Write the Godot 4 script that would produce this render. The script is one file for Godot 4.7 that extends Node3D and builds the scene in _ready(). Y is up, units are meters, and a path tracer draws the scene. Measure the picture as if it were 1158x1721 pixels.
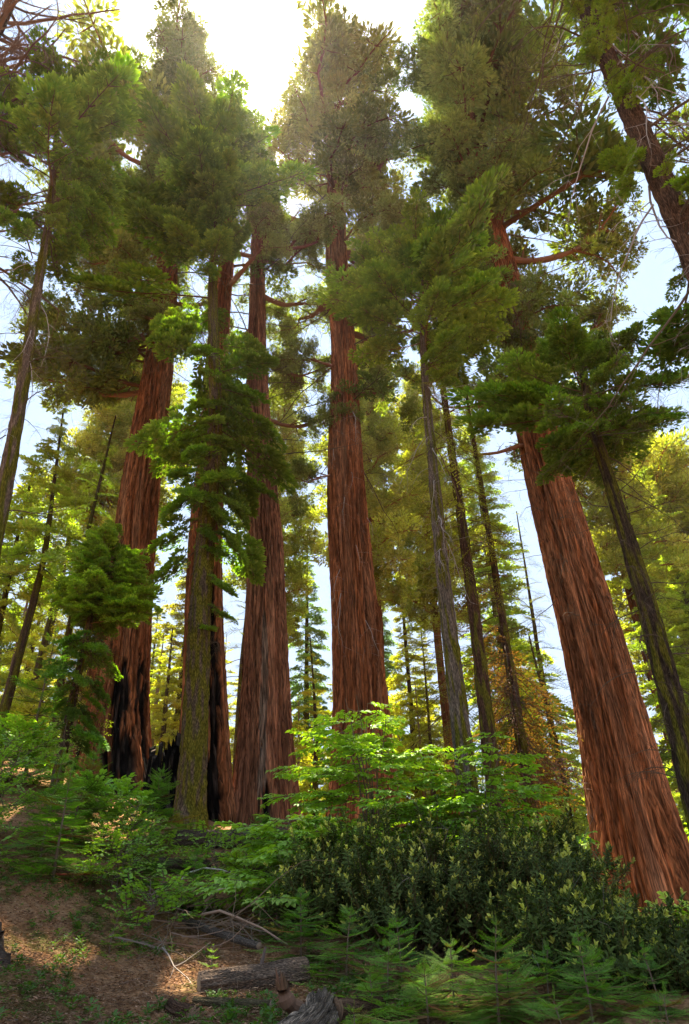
extends Node3D

# ---------------------------------------------------------------- helpers
class Geo:
	var v := PackedVector3Array()
	var n := PackedVector3Array()
	var c := PackedColorArray()
	var uv := PackedVector2Array()
	var idx := PackedInt32Array()
	func tri(a: Vector3, b: Vector3, d: Vector3, col: Color) -> void:
		v.append(a); v.append(b); v.append(d)
		c.append(col); c.append(col); c.append(col)
	func tri3(a: Vector3, b: Vector3, d: Vector3, ca: Color, cb: Color, cd: Color) -> void:
		v.append(a); v.append(b); v.append(d)
		c.append(ca); c.append(cb); c.append(cd)
	# a folded leaf blade of two triangles
	func blade(p: Vector3, dir: Vector3, side: Vector3, up: Vector3, l: float, w: float, fold: float, ca: Color, cb: Color) -> void:
		var m := p + dir * (l * 0.45)
		var a := m + side * w + up * fold
		var b := m - side * w + up * fold
		var t := p + dir * l
		tri3(p, a, t, ca, ca, cb)
		tri3(p, t, b, ca, cb, ca)
	# an oval leaf of six triangles round a sunken midrib
	func leaf(p: Vector3, dir: Vector3, side: Vector3, up: Vector3, l: float, w: float, curl: float, ca: Color, cb: Color) -> void:
		var m := p + dir * (l * 0.5)
		var t := p + dir * l - up * (curl * l)
		var s1 := side * w
		var a := p + dir * (l * 0.3) + s1 * 0.85 + up * (w * 0.22)
		var a2 := p + dir * (l * 0.66) + s1 * 0.8 + up * (w * 0.2)
		var b := p + dir * (l * 0.3) - s1 * 0.85 + up * (w * 0.22)
		var b2 := p + dir * (l * 0.66) - s1 * 0.8 + up * (w * 0.2)
		tri3(p, a, m, ca, ca, ca); tri3(a, a2, m, ca, cb, ca); tri3(a2, t, m, cb, cb, ca)
		tri3(p, m, b, ca, ca, ca); tri3(b, m, b2, ca, ca, cb); tri3(b2, m, t, cb, ca, cb)
	# a round tube along points, flat shaded, unindexed
	func tube(pts: PackedVector3Array, rad: PackedFloat32Array, sides: int, col: Color) -> void:
		var prev := PackedVector3Array()
		for i in pts.size():
			var d := (pts[mini(i + 1, pts.size() - 1)] - pts[maxi(i - 1, 0)]).normalized()
			var s := d.cross(Vector3(0.31, 0.11, 0.94)).normalized()
			var u := s.cross(d)
			var ring := PackedVector3Array()
			for k in sides:
				var a := TAU * k / sides
				ring.append(pts[i] + (s * cos(a) + u * sin(a)) * rad[i])
			if i > 0:
				for k in sides:
					var k2 := (k + 1) % sides
					tri(prev[k], ring[k], ring[k2], col)
					tri(prev[k], ring[k2], prev[k2], col)
			prev = ring
	func empty() -> bool:
		return v.is_empty()
	func arrays() -> Array:
		var a := []
		a.resize(Mesh.ARRAY_MAX)
		a[Mesh.ARRAY_VERTEX] = v
		if n.size() == v.size(): a[Mesh.ARRAY_NORMAL] = n
		if c.size() == v.size(): a[Mesh.ARRAY_COLOR] = c
		if uv.size() == v.size(): a[Mesh.ARRAY_TEX_UV] = uv
		if idx.size() > 0: a[Mesh.ARRAY_INDEX] = idx
		return a
	func into(m: ArrayMesh, mat: Material) -> void:
		if v.is_empty(): return
		m.add_surface_from_arrays(Mesh.PRIMITIVE_TRIANGLES, arrays())
		m.surface_set_material(m.get_surface_count() - 1, mat)
	func mesh(mat: Material) -> ArrayMesh:
		var m := ArrayMesh.new()
		into(m, mat)
		return m

var used := {}
var M := {}          # materials
var B := {}          # bough, spray and branch meshes by style: arrays of ArrayMesh
var R := RandomNumberGenerator.new()
var NZ := FastNoiseLite.new()
var NF := FastNoiseLite.new()

func numbered(called: String, key := "") -> String:
	var k := key + "/" + called
	var i: int = used.get(k, 0)
	used[k] = i + 1
	return called if i == 0 else "%s_%03d" % [called, i]

func tag(o: Node, label: String, category: String, group := "") -> void:
	o.set_meta("label", label)
	o.set_meta("category", category)
	if group: o.set_meta("group", group)

func thing(called: String, label: String, category: String, at: Vector3, group := "") -> Node3D:
	var o := Node3D.new()
	o.name = numbered(called)
	add_child(o)
	o.position = at
	tag(o, label, category, group)
	return o

func part(called: String, m: Mesh, parent: Node3D, at := Transform3D()) -> MeshInstance3D:
	var o := MeshInstance3D.new()
	o.name = numbered(called, str(parent.get_instance_id()))
	o.mesh = m
	o.transform = at
	parent.add_child(o)
	return o

func holder(called: String, parent: Node3D) -> Node3D:
	var o := Node3D.new()
	o.name = numbered(called, str(parent.get_instance_id()))
	parent.add_child(o)
	return o

# openings in the canopy through which the sun reaches the ground: [a point on the ground, radius]
const TO_SUN := Vector3(-0.0922, 0.9065, -0.4120)
const OPENINGS := [[Vector3(-2.1, 1.0, -10.0), 0.75, 0.16], [Vector3(-1.9, 2.6, -13.6), 0.3, 0.12], [Vector3(-3.7, 1.5, -9.8), 0.3, 0.1], [Vector3(-6.5, 4.2, -16.2), 0.3, 0.12], [Vector3(-4.9, 3.0, -13.2), 0.3, 0.2], [Vector3(3.9, 1.6, -10.4), 0.4, 0.15],
	[Vector3(2.9, 1.9, -11.8), 0.2, 0.07], [Vector3(2.2, 3.8, -15.0), 0.22, 0.07], [Vector3(-0.3, 1.3, -9.6), 0.15, 0.07], [Vector3(6.6, 1.2, -17.0), 0.6, 0.2], [Vector3(1.0, 1.2, -7.8), 0.3, 0.12]]

# whether a bough of that length, so placed, hangs in one of the openings
func in_opening(t: Transform3D, l: float) -> bool:
	for k in 4:
		var p: Vector3 = t * Vector3(l * (0.25 + 0.25 * k), 0, 0)
		for q in OPENINGS:
			var d: Vector3 = p - q[0]
			if d.y > 3.0 and (d - TO_SUN * d.dot(TO_SUN)).length() < q[1] + q[2] * l * t.basis.x.length(): return true
	return false

# copies: one MultiMesh of m at the given transforms, tinted
func scatter(called: String, m: Mesh, all: Array, tints: PackedColorArray, parent: Node3D, l := 0.0) -> void:
	var where := []
	var tint := PackedColorArray()
	var base := parent.transform
	var above := parent.get_parent()
	if above is Node3D and above != self: base = above.transform * base
	for i in all.size():
		if l > 0.0 and in_opening(base * all[i], l): continue
		where.append(all[i])
		tint.append(tints[i])
	if where.is_empty(): return
	var mm := MultiMesh.new()
	mm.transform_format = MultiMesh.TRANSFORM_3D
	mm.use_colors = true
	mm.mesh = m
	mm.instance_count = where.size()
	for i in where.size():
		mm.set_instance_transform(i, where[i])
		mm.set_instance_color(i, tint[i])
	var o := MultiMeshInstance3D.new()
	o.name = numbered(called, str(parent.get_instance_id()))
	o.multimesh = mm
	o.set_meta("kind", "stuff")
	parent.add_child(o)

func smooth(a: float, b: float, x: float) -> float:
	return smoothstep(a, b, x)

func table(xs: Array, ys: Array, x: float) -> float:
	if x <= xs[0]: return ys[0]
	for i in range(1, xs.size()):
		if x <= xs[i]:
			var t: float = (x - xs[i - 1]) / (xs[i] - xs[i - 1])
			return lerpf(ys[i - 1], ys[i], t)
	return ys[-1]

const GD := [-40.0, 0.0, 8.0, 10.0, 13.0, 17.0, 20.0, 24.0, 28.0, 40.0, 80.0, 200.0, 600.0]
const GL := [-2.0, 0.0, 0.8, 1.06, 1.65, 2.6, 3.35, 4.05, 4.4, 5.2, 6.6, 14.0, 30.0]
const GR := [-2.0, 0.0, 0.7, 0.8, 0.88, 0.97, 1.05, 1.2, 1.4, 2.0, 3.2, 8.0, 20.0]
func gh(x: float, z: float) -> float:
	var d := -z
	var s := smooth(-2.0, 8.0, x)
	var l := table(GD, GL, d) * 0.5 + table(GD, GL, d - 1.2) * 0.25 + table(GD, GL, d + 1.2) * 0.25
	var h := lerpf(l, table(GD, GR, d), s)
	h += minf(maxf(-x - 3.0, 0.0), 14.0) * 0.011 * clampf(d, 0.0, 40.0)
	h += 0.4 * smooth(-2.2, -5.5, x) * smooth(18.0, 11.0, d) * smooth(4.0, 8.0, d)
	h += 0.10 * NZ.get_noise_2d(x * 0.5, z * 0.5) + 0.04 * NZ.get_noise_2d(x * 2.0 + 40.0, z * 2.0)
	return h
func gp(x: float, d: float, lift := 0.0) -> Vector3:
	return Vector3(x, gh(x, -d) + lift, -d)

func rv(a: float, b: float) -> float:
	return R.randf_range(a, b)
func rdir() -> Vector3:
	return Vector3(R.randfn(), R.randfn(), R.randfn()).normalized()
func vary(c: Color, a: float) -> Color:
	var k := 1.0 + R.randf_range(-a, a)
	return Color(c.r * k * (1.0 + R.randf_range(-a, a) * 0.4), c.g * k, c.b * k)

# ---------------------------------------------------------------- materials
func streaks(w: int, h: int, around: float, along: float, lo: float, sd: int) -> ImageTexture:
	var f := FastNoiseLite.new()
	f.seed = sd
	f.noise_type = FastNoiseLite.TYPE_SIMPLEX
	f.frequency = 1.0
	f.fractal_octaves = 3
	var im := Image.create(w, h, false, Image.FORMAT_RGB8)
	for x in w:
		var a := TAU * x / w
		var cx := cos(a) * around
		var cz := sin(a) * around
		for y in h:
			var k := f.get_noise_3d(cx, y * along, cz)
			var k2 := absf(f.get_noise_3d(cx * 0.45 + 9.0, y * along * 0.5, cz * 0.45))
			var g := clampf(lo + (1.0 - lo) * (0.5 + 0.65 * k) * smoothstep(0.0, 0.13, k2 + 0.03), 0.0, 1.0)
			im.set_pixel(x, y, Color(g, g * (0.985 - 0.03 * k), g * (0.97 - 0.06 * k)))
	im.generate_mipmaps()
	return ImageTexture.create_from_image(im)

func mat(called: String, rough: float, back := Color.BLACK, spec := 0.3) -> StandardMaterial3D:
	var m := StandardMaterial3D.new()
	m.resource_name = called
	m.vertex_color_use_as_albedo = true
	m.roughness = rough
	m.metallic_specular = spec
	m.cull_mode = BaseMaterial3D.CULL_DISABLED
	if back != Color.BLACK:
		m.backlight_enabled = true
		m.backlight = back
	M[called] = m
	return m

func make_materials() -> void:
	mat("needles", 0.62, Color(0.92, 1.0, 0.42), 0.3)
	mat("leaves", 0.5, Color(1.0, 1.0, 0.35), 0.4)
	mat("dark_leaves", 0.62, Color(0.7, 0.75, 0.3), 0.2)
	mat("wood", 0.95, Color.BLACK, 0.15)
	var s := mat("redwood_bark", 0.95, Color.BLACK, 0.12)
	s.albedo_texture = streaks(384, 1400, 9.0, 0.035, 0.42, 5)
	s.heightmap_enabled = true
	s.heightmap_texture = s.albedo_texture
	s.heightmap_scale = 5.0
	s.uv1_scale = Vector3(3, 1, 1)
	var f := mat("fir_bark", 0.95, Color.BLACK, 0.12)
	f.albedo_texture = streaks(256, 1024, 6.0, 0.16, 0.35, 8)
	f.heightmap_enabled = true
	f.heightmap_texture = f.albedo_texture
	f.heightmap_scale = 2.5
	f.uv1_scale = Vector3(2, 1, 1)
	var g := mat("soil", 1.0, Color.BLACK, 0.1)
	var nt := NoiseTexture2D.new()
	var fn := FastNoiseLite.new()
	fn.seed = 3; fn.frequency = 0.03; fn.fractal_octaves = 5
	nt.noise = fn; nt.seamless = true; nt.width = 512; nt.height = 512
	var ramp := Gradient.new()
	ramp.set_color(0, Color(0.55, 0.5, 0.46)); ramp.set_color(1, Color(1, 0.97, 0.93))
	nt.color_ramp = ramp
	g.albedo_texture = nt
	g.uv1_triplanar = true; g.uv1_world_triplanar = true
	g.uv1_scale = Vector3(0.9, 0.9, 0.9)
	g.heightmap_enabled = true; g.heightmap_texture = nt; g.heightmap_scale = 4.0

# ---------------------------------------------------------------- foliage meshes
const LONG := {"fir": 2.6, "far": 3.0, "fir_fine": 2.0, "thin": 3.0, "seq": 4.0, "brown": 2.2, "tuft": 0.7}
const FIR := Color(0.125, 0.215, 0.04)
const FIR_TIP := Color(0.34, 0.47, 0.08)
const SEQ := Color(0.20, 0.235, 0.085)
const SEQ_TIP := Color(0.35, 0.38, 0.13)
const TWIG := Color(0.10, 0.065, 0.04)

# a flat, layered fir bough that runs along +X, L metres long
func fir_bough(l: float, gap: float, tw: float, bare: float, base: Color, tip: Color, droop: float) -> ArrayMesh:
	var wood := Geo.new()
	var g := Geo.new()
	var pts := PackedVector3Array()
	var rad := PackedFloat32Array()
	for i in 9:
		var t := i / 8.0
		pts.append(Vector3(t * l, -droop * l * t * t + 0.06 * l * t * t * t, 0.05 * l * sin(t * 3.0 + rv(-0.4, 0.4))))
		rad.append(lerpf(0.016, 0.003, t) * l * 0.6)
	wood.tube(pts, rad, 4, TWIG)
	var x := bare * l
	var sd := 1.0
	while x < l:
		var t := x / l
		var p: Vector3 = pts[int(t * 7.99)].lerp(pts[mini(int(t * 7.99) + 1, 8)], fmod(t * 7.99, 1.0))
		var sl := l * (0.46 * pow(1.0 - t, 0.75) + 0.07) * rv(0.65, 1.15)
		if t < bare + 0.12: sl *= 0.6
		var ang := rv(0.75, 1.1)
		var d := Vector3(cos(ang), rv(-0.22, 0.18), sin(ang) * sd).normalized()
		var q := p + d * sl + Vector3(0.08 * sl, -0.10 * sl, 0)
		wood.tube(PackedVector3Array([p, q]), PackedFloat32Array([0.006 * l * 0.5, 0.002]), 3, TWIG)
		var y := 0.1 * sl
		var s2 := 1.0
		while y < sl:
			var r := p.lerp(q, y / sl)
			var fwd := (q - p).normalized()
			var up := Vector3(rv(-0.25, 0.25), 1, rv(-0.25, 0.25)).normalized()
			var lat := fwd.cross(up).normalized()
			var bl := tw * rv(0.6, 1.25) * (1.0 - 0.45 * y / sl)
			var bd := (fwd * rv(0.6, 0.9) + lat * s2 * rv(0.6, 0.95) + up * rv(-0.1, 0.45)).normalized()
			var cc := base.lerp(tip, clampf(R.randf() * 0.7 + (0.3 if y > sl * 0.75 else 0.0), 0.0, 1.0))
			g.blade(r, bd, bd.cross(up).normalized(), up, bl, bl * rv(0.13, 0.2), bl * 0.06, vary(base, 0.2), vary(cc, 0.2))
			s2 = -s2
			y += gap * rv(0.6, 1.4)
		g.blade(q, (q - p).normalized(), Vector3(0, 1, 0).cross(q - p).normalized(), Vector3.UP, tw * 0.9, tw * 0.13, 0.01, base, tip)
		sd = -sd
		x += gap * rv(1.1, 2.0)
	var m := ArrayMesh.new()
	wood.into(m, M.wood)
	g.into(m, M.needles)
	return m

# a fir bough along +X whose twigs end in flat domed pads of needles
func pad_bough(l: float, pads: int, per: int, size: float, bl: float, base: Color, tip: Color, droop: float, bare: float) -> ArrayMesh:
	var wood := Geo.new()
	var g := Geo.new()
	var pts := PackedVector3Array()
	var rad := PackedFloat32Array()
	var sway := rv(-1.0, 1.0)
	for i in 9:
		var t := i / 8.0
		pts.append(Vector3(t * l, -droop * l * t * t + droop * 0.6 * l * t * t * t, 0.05 * l * sin(t * 3.0 + sway)))
		rad.append(lerpf(0.016, 0.003, t) * l * 0.6)
	wood.tube(pts, rad, 4, TWIG)
	for k in pads:
		var t := lerpf(bare, 1.0, (k + R.randf()) / pads)
		var p: Vector3 = pts[mini(int(t * 8.0), 8)]
		var reach := l * (0.40 * (1.0 - t) + 0.06) * rv(0.3, 1.1)
		var sd := 1.0 if k % 2 == 0 else -1.0
		var d := Vector3(rv(0.5, 1.0), rv(-0.25, 0.15), sd * rv(0.4, 1.0)).normalized()
		var q := p + d * reach
		if k == pads - 1:
			q = pts[8]; d = Vector3(1, 0, 0)
		wood.tube(PackedVector3Array([p, q]), PackedFloat32Array([0.010, 0.004]), 3, TWIG)
		var rx := size * rv(0.7, 1.25)
		var rz := rx * rv(0.6, 0.85)
		var ry := rx * rv(0.38, 0.6)
		var z := d.cross(Vector3.UP).normalized()
		var tilt := Vector3(0, 1, 0) + d * rv(-0.25, 0.35) + z * rv(-0.35, 0.35)
		var u := tilt.normalized()
		var dd := z.cross(u) * -1.0
		var shade := rv(0.75, 1.2)
		for i in per:
			var a := R.randf() * TAU
			var rr := sqrt(R.randf())
			var hx := cos(a) * rr
			var hz := sin(a) * rr
			var hy := (1.0 - rr * rr) * rv(0.7, 1.05) + 0.12 * sin(a * 5.0 + k) * rr
			var c := q + dd * hx * rx + z * hz * rz + u * hy * ry
			var out := (dd * (hx + 0.35) + z * hz + u * rv(0.0, 0.6) + rdir() * 0.16).normalized()
			var side := out.cross(u + rdir() * 0.2).normalized()
			var ln := bl * rv(0.65, 1.25)
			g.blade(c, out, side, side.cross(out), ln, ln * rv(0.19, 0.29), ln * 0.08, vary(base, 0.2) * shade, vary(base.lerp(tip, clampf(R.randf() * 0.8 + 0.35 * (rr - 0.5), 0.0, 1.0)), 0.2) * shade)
	var m := ArrayMesh.new()
	wood.into(m, M.wood)
	g.into(m, M.needles)
	return m

# a redwood bough: a bent limb along +X with round tufts of scaly sprays
func sequoia_bough(l: float, tufts: int, per: int, base: Color, tip: Color) -> ArrayMesh:
	var wood := Geo.new()
	var g := Geo.new()
	var pts := PackedVector3Array()
	var rad := PackedFloat32Array()
	var sway := rv(-0.5, 0.5)
	for i in 8:
		var t := i / 7.0
		pts.append(Vector3(t * l, l * (0.16 * sin(t * 3.4 - 0.9) + 0.12), l * 0.09 * sin(t * 4.5 + sway) + l * 0.02 * R.randfn()))
		rad.append(lerpf(0.02, 0.004, t) * l)
	wood.tube(pts, rad, 5, Color(0.15, 0.075, 0.04))
	for k in tufts:
		var t := pow(rv(0.12, 1.0), 0.7)
		var p: Vector3 = pts[mini(int(t * 7.0), 7)]
		var o := Vector3(rv(-0.1, 0.5), rv(-0.3, 0.6), R.randfn() * 0.6).normalized() * l * rv(0.08, 0.34) * (1.15 - 0.5 * t)
		var q := p + o
		wood.tube(PackedVector3Array([p, p.lerp(q, 0.5) - Vector3(0, 0.03 * l, 0), q]), PackedFloat32Array([0.006 * l, 0.004 * l, 0.0015 * l]), 3, Color(0.14, 0.075, 0.04))
		var rr := l * rv(0.07, 0.15)
		var tone := rv(0.75, 1.25)
		for i in per:
			var d := rdir()
			d.y = d.y * 0.75 + 0.15
			var a := q + Vector3(d.x, d.y * 0.8, d.z) * rr * pow(R.randf(), 0.22)
			var dir := (d + o.normalized() * 0.5 + Vector3(0, 0.15, 0) + rdir() * 0.35).normalized()
			var side := dir.cross(rdir()).normalized()
			var up := side.cross(dir)
			var bl := l * rv(0.045, 0.075)
			g.blade(a, dir, side, up, bl, bl * rv(0.17, 0.27), bl * 0.08, vary(base, 0.25) * tone, vary(base.lerp(tip, R.randf()), 0.2) * tone)
	var m := ArrayMesh.new()
	wood.into(m, M.wood)
	g.into(m, M.needles)
	return m

# a crooked dead branch along +X with bare twigs
func twigs(g: Geo, p: Vector3, d: Vector3, l: float, r: float, deep: int, sag: float, col: Color) -> void:
	var n := 7 if deep > 1 else 4
	var pts := PackedVector3Array([p])
	var rad := PackedFloat32Array([r])
	var dirs := PackedVector3Array([d])
	for i in n:
		d = (d + rdir() * 0.22 + Vector3(0, -sag, 0)).normalized()
		p += d * (l / n)
		pts.append(p); rad.append(lerpf(r, r * 0.25, (i + 1.0) / n)); dirs.append(d)
	g.tube(pts, rad, 5 if deep > 1 else 3, vary(col, 0.15))
	if deep <= 0: return
	var kids := R.randi_range(4, 7) if deep > 1 else R.randi_range(2, 5)
	for k in kids:
		var i := R.randi_range(1, n)
		var nd := (dirs[i] * rv(0.3, 0.8) + rdir() * 0.9).normalized()
		twigs(g, pts[i], nd, l * rv(0.25, 0.5), maxf(rad[i] * 0.55, 0.003), deep - 1, sag * 1.1, col)

# a flat twig with broad oval leaves in pairs
func leaf_spray(l: float, pairs: int, ll: float, lw: float, ca: Color, cb: Color) -> ArrayMesh:
	var wood := Geo.new()
	var g := Geo.new()
	wood.tube(PackedVector3Array([Vector3.ZERO, Vector3(l * 0.5, 0.02 * l, 0), Vector3(l, -0.03 * l, 0)]), PackedFloat32Array([0.006, 0.004, 0.002]), 4, Color(0.12, 0.09, 0.05))
	for i in pairs:
		var t := (i + 1.0) / pairs
		for s in [-1.0, 1.0]:
			var p := Vector3(l * t + rv(-0.02, 0.02), 0, 0)
			var up := Vector3(rv(-0.35, 0.35), 1, rv(-0.35, 0.35)).normalized()
			var d := Vector3(rv(0.35, 0.9), rv(-0.3, 0.12), s * rv(0.6, 1.0)).normalized()
			var k := rv(0.7, 1.2)
			g.leaf(p + d * 0.012, d, d.cross(up).normalized(), up, ll * k, lw * k, rv(0.0, 0.25), vary(ca, 0.15), vary(cb, 0.2))
	g.leaf(Vector3(l, -0.03 * l, 0), Vector3(1, -0.15, 0).normalized(), Vector3(0, 0, 1), Vector3.UP, ll, lw, 0.1, ca, cb)
	var m := ArrayMesh.new()
	wood.into(m, M.wood)
	g.into(m, M.leaves)
	return m

# an upright shoot of narrow leathery leaves, the newest ones yellow-green
func dark_shoot(old: Color, fresh: Color, share: float) -> ArrayMesh:
	var g := Geo.new()
	var n := 20
	for i in n:
		var t := i / (n - 1.0)
		var a := i * 2.4 + rv(-0.3, 0.3)
		var e := lerpf(0.15, 1.15, t * t) + rv(-0.15, 0.15)
		var d := Vector3(cos(a) * cos(e), sin(e), sin(a) * cos(e))
		var side := Vector3(-sin(a), rv(-0.3, 0.3), cos(a)).normalized()
		var c := fresh if t > 1.0 - share else old
		g.leaf(Vector3(0, 0.20 * t, 0), d, side, d.cross(side) * -1.0, rv(0.07, 0.10) * (1.0 - 0.35 * t), 0.014, 0.1, vary(c, 0.2), vary(c, 0.25))
	g.tube(PackedVector3Array([Vector3(0, -0.15, 0), Vector3(0, 0.17, 0)]), PackedFloat32Array([0.004, 0.002]), 3, Color(0.09, 0.06, 0.03))
	return g.mesh(M.dark_leaves)

# a fine frond of a young fir along +X: combs of needles on forking twigs
func comb(g: Geo, p: Vector3, q: Vector3, up: Vector3, nl: float, ca: Color, cb: Color) -> void:
	var l := p.distance_to(q)
	var d := (q - p) / l
	var s := d.cross(up).normalized()
	var n := int(l / 0.0075)
	for i in n:
		var t := (i + 0.5) / n
		var a := p.lerp(q, t)
		var k := nl * rv(0.75, 1.1) * (1.0 - 0.5 * t * t * t)
		var c := ca.lerp(cb, smoothstep(0.45, 0.9, t) * rv(0.7, 1.0))
		for sd in [-1.0, 1.0]:
			g.tri3(a - d * 0.0026, a + d * 0.0026, a + s * sd * k + d * k * 0.55 + up * k * rv(0.0, 0.35), ca, ca, c)

func young_frond(l: float, ca: Color, cb: Color) -> ArrayMesh:
	var g := Geo.new()
	var wood := Geo.new()
	var tipp := Vector3(l, 0.02 * l, 0)
	var mid := Vector3(l * 0.5, -0.05 * l, 0)
	wood.tube(PackedVector3Array([Vector3.ZERO, mid, tipp]), PackedFloat32Array([0.006, 0.004, 0.0015]), 4, Color(0.13, 0.09, 0.05))
	var up0 := Vector3.UP
	comb(g, mid * 0.3, mid, up0, 0.02, ca, ca)
	comb(g, mid, tipp, up0, 0.02, ca, cb)
	var x := 0.16
	while x < 0.93:
		for sd in [-1.0, 1.0]:
			var p := (mid * (x * 2.0)) if x < 0.5 else mid.lerp(tipp, x * 2.0 - 1.0)
			var sl := l * (0.42 * (1.0 - x) + 0.1) * rv(0.75, 1.15)
			var d := Vector3(0.72, rv(-0.12, 0.1), sd * 0.75).normalized()
			var q := p + d * sl
			comb(g, p, q, Vector3(rv(-0.15, 0.15), 1, rv(-0.15, 0.15)).normalized(), 0.019, ca, cb)
			if sl > 0.12:
				for f in [0.35, 0.6]:
					for s2 in [-1.0, 1.0]:
						var r := p.lerp(q, f)
						var d2: Vector3 = (d + Vector3(-d.z, 0, d.x) * s2 * 0.8).normalized()
						comb(g, r, r + d2 * sl * 0.38 * rv(0.7, 1.1), up0, 0.018, ca, cb)
		x += rv(0.085, 0.13)
	var m := ArrayMesh.new()
	wood.into(m, M.wood)
	g.into(m, M.needles)
	return m

func herb(n: int, l: float, ca: Color) -> ArrayMesh:
	var g := Geo.new()
	for i in n:
		var a := i * 2.4
		var e := rv(0.15, 1.1)
		var d := Vector3(cos(a) * cos(e), sin(e), sin(a) * cos(e))
		var side := Vector3(-sin(a), 0, cos(a))
		var p := Vector3(0, l * rv(0.0, 0.9), 0) + d * l * rv(0.1, 0.7)
		g.leaf(p, d, side, d.cross(side) * -1.0, l * rv(0.5, 0.9), l * rv(0.16, 0.28), 0.2, vary(ca, 0.2), vary(ca, 0.3))
	return g.mesh(M.leaves)

func make_foliage() -> void:
	B.fir = []; B.far = []; B.fir_fine = []; B.thin = []; B.seq = []; B.dead = []; B.spray = []; B.spray_dark = []; B.shoot = []; B.frond = []; B.brown = []; B.tuft = []; B.grey_dead = []
	for i in 4:
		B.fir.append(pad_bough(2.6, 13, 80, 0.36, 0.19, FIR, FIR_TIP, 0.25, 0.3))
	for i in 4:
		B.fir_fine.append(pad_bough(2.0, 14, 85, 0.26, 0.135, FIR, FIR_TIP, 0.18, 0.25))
	for i in 4:
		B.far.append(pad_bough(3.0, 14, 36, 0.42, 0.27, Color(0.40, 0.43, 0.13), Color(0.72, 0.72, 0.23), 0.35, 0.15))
	for i in 3:
		B.thin.append(fir_bough(3.0, 0.09, 0.22, 0.2, Color(0.22, 0.26, 0.055), Color(0.5, 0.5, 0.11), 0.35))
	for i in 5:
		B.seq.append(sequoia_bough(4.0, 17, 85, SEQ, SEQ_TIP))
	for i in 2:
		B.brown.append(fir_bough(2.2, 0.07, 0.22, 0.2, Color(0.19, 0.085, 0.05), Color(0.25, 0.12, 0.065), 0.35))
	for i in 6:
		var g := Geo.new()
		twigs(g, Vector3.ZERO, Vector3(1, rv(-0.1, 0.25), 0).normalized(), 2.4, 0.02, 3, rv(0.03, 0.10), Color(0.10, 0.075, 0.05))
		B.dead.append(g.mesh(M.wood))
	B.bare = []
	for i in 4:
		var g := Geo.new()
		twigs(g, Vector3.ZERO, Vector3(1, rv(-0.1, 0.3), 0).normalized(), 2.4, 0.045, 3, 0.02, Color(0.15, 0.10, 0.075))
		B.bare.append(g.mesh(M.wood))
	for i in 4:
		var g := Geo.new()
		twigs(g, Vector3.ZERO, Vector3(1, rv(-0.2, 0.1), 0).normalized(), 2.0, 0.016, 2, rv(0.08, 0.2), Color(0.34, 0.31, 0.28))
		B.grey_dead.append(g.mesh(M.wood))
	for i in 4:
		B.spray.append(leaf_spray(0.42, 6, 0.135, 0.047, Color(0.32, 0.52, 0.09), Color(0.42, 0.64, 0.12)))
	for i in 3:
		B.spray_dark.append(leaf_spray(0.34, 6, 0.075, 0.026, Color(0.21, 0.37, 0.065), Color(0.33, 0.50, 0.09)))
	for i in 3:
		B.shoot.append(dark_shoot(Color(0.075, 0.105, 0.03), Color(0.36, 0.37, 0.08), [0.14, 0.24, 0.0][i]))
	for i in 3:
		B.frond.append(young_frond([0.55, 0.5, 0.42][i], Color(0.15, 0.29, 0.05), Color(0.40, 0.58, 0.10)))
	for i in 3:
		B.tuft.append(pad_bough(0.7, 5, 80, 0.17, 0.085, Color(0.16, 0.26, 0.04), Color(0.34, 0.42, 0.06), 0.1, 0.2))

# ---------------------------------------------------------------- trunks
func along(pts: Array, y: float) -> Vector3:
	var n := pts.size()
	for i in range(1, n):
		if y <= pts[i].y or i == n - 1:
			var a: Vector3 = pts[i - 1]
			var b: Vector3 = pts[i]
			return a.lerp(b, (y - a.y) / (b.y - a.y))
	return pts[-1]

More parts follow.
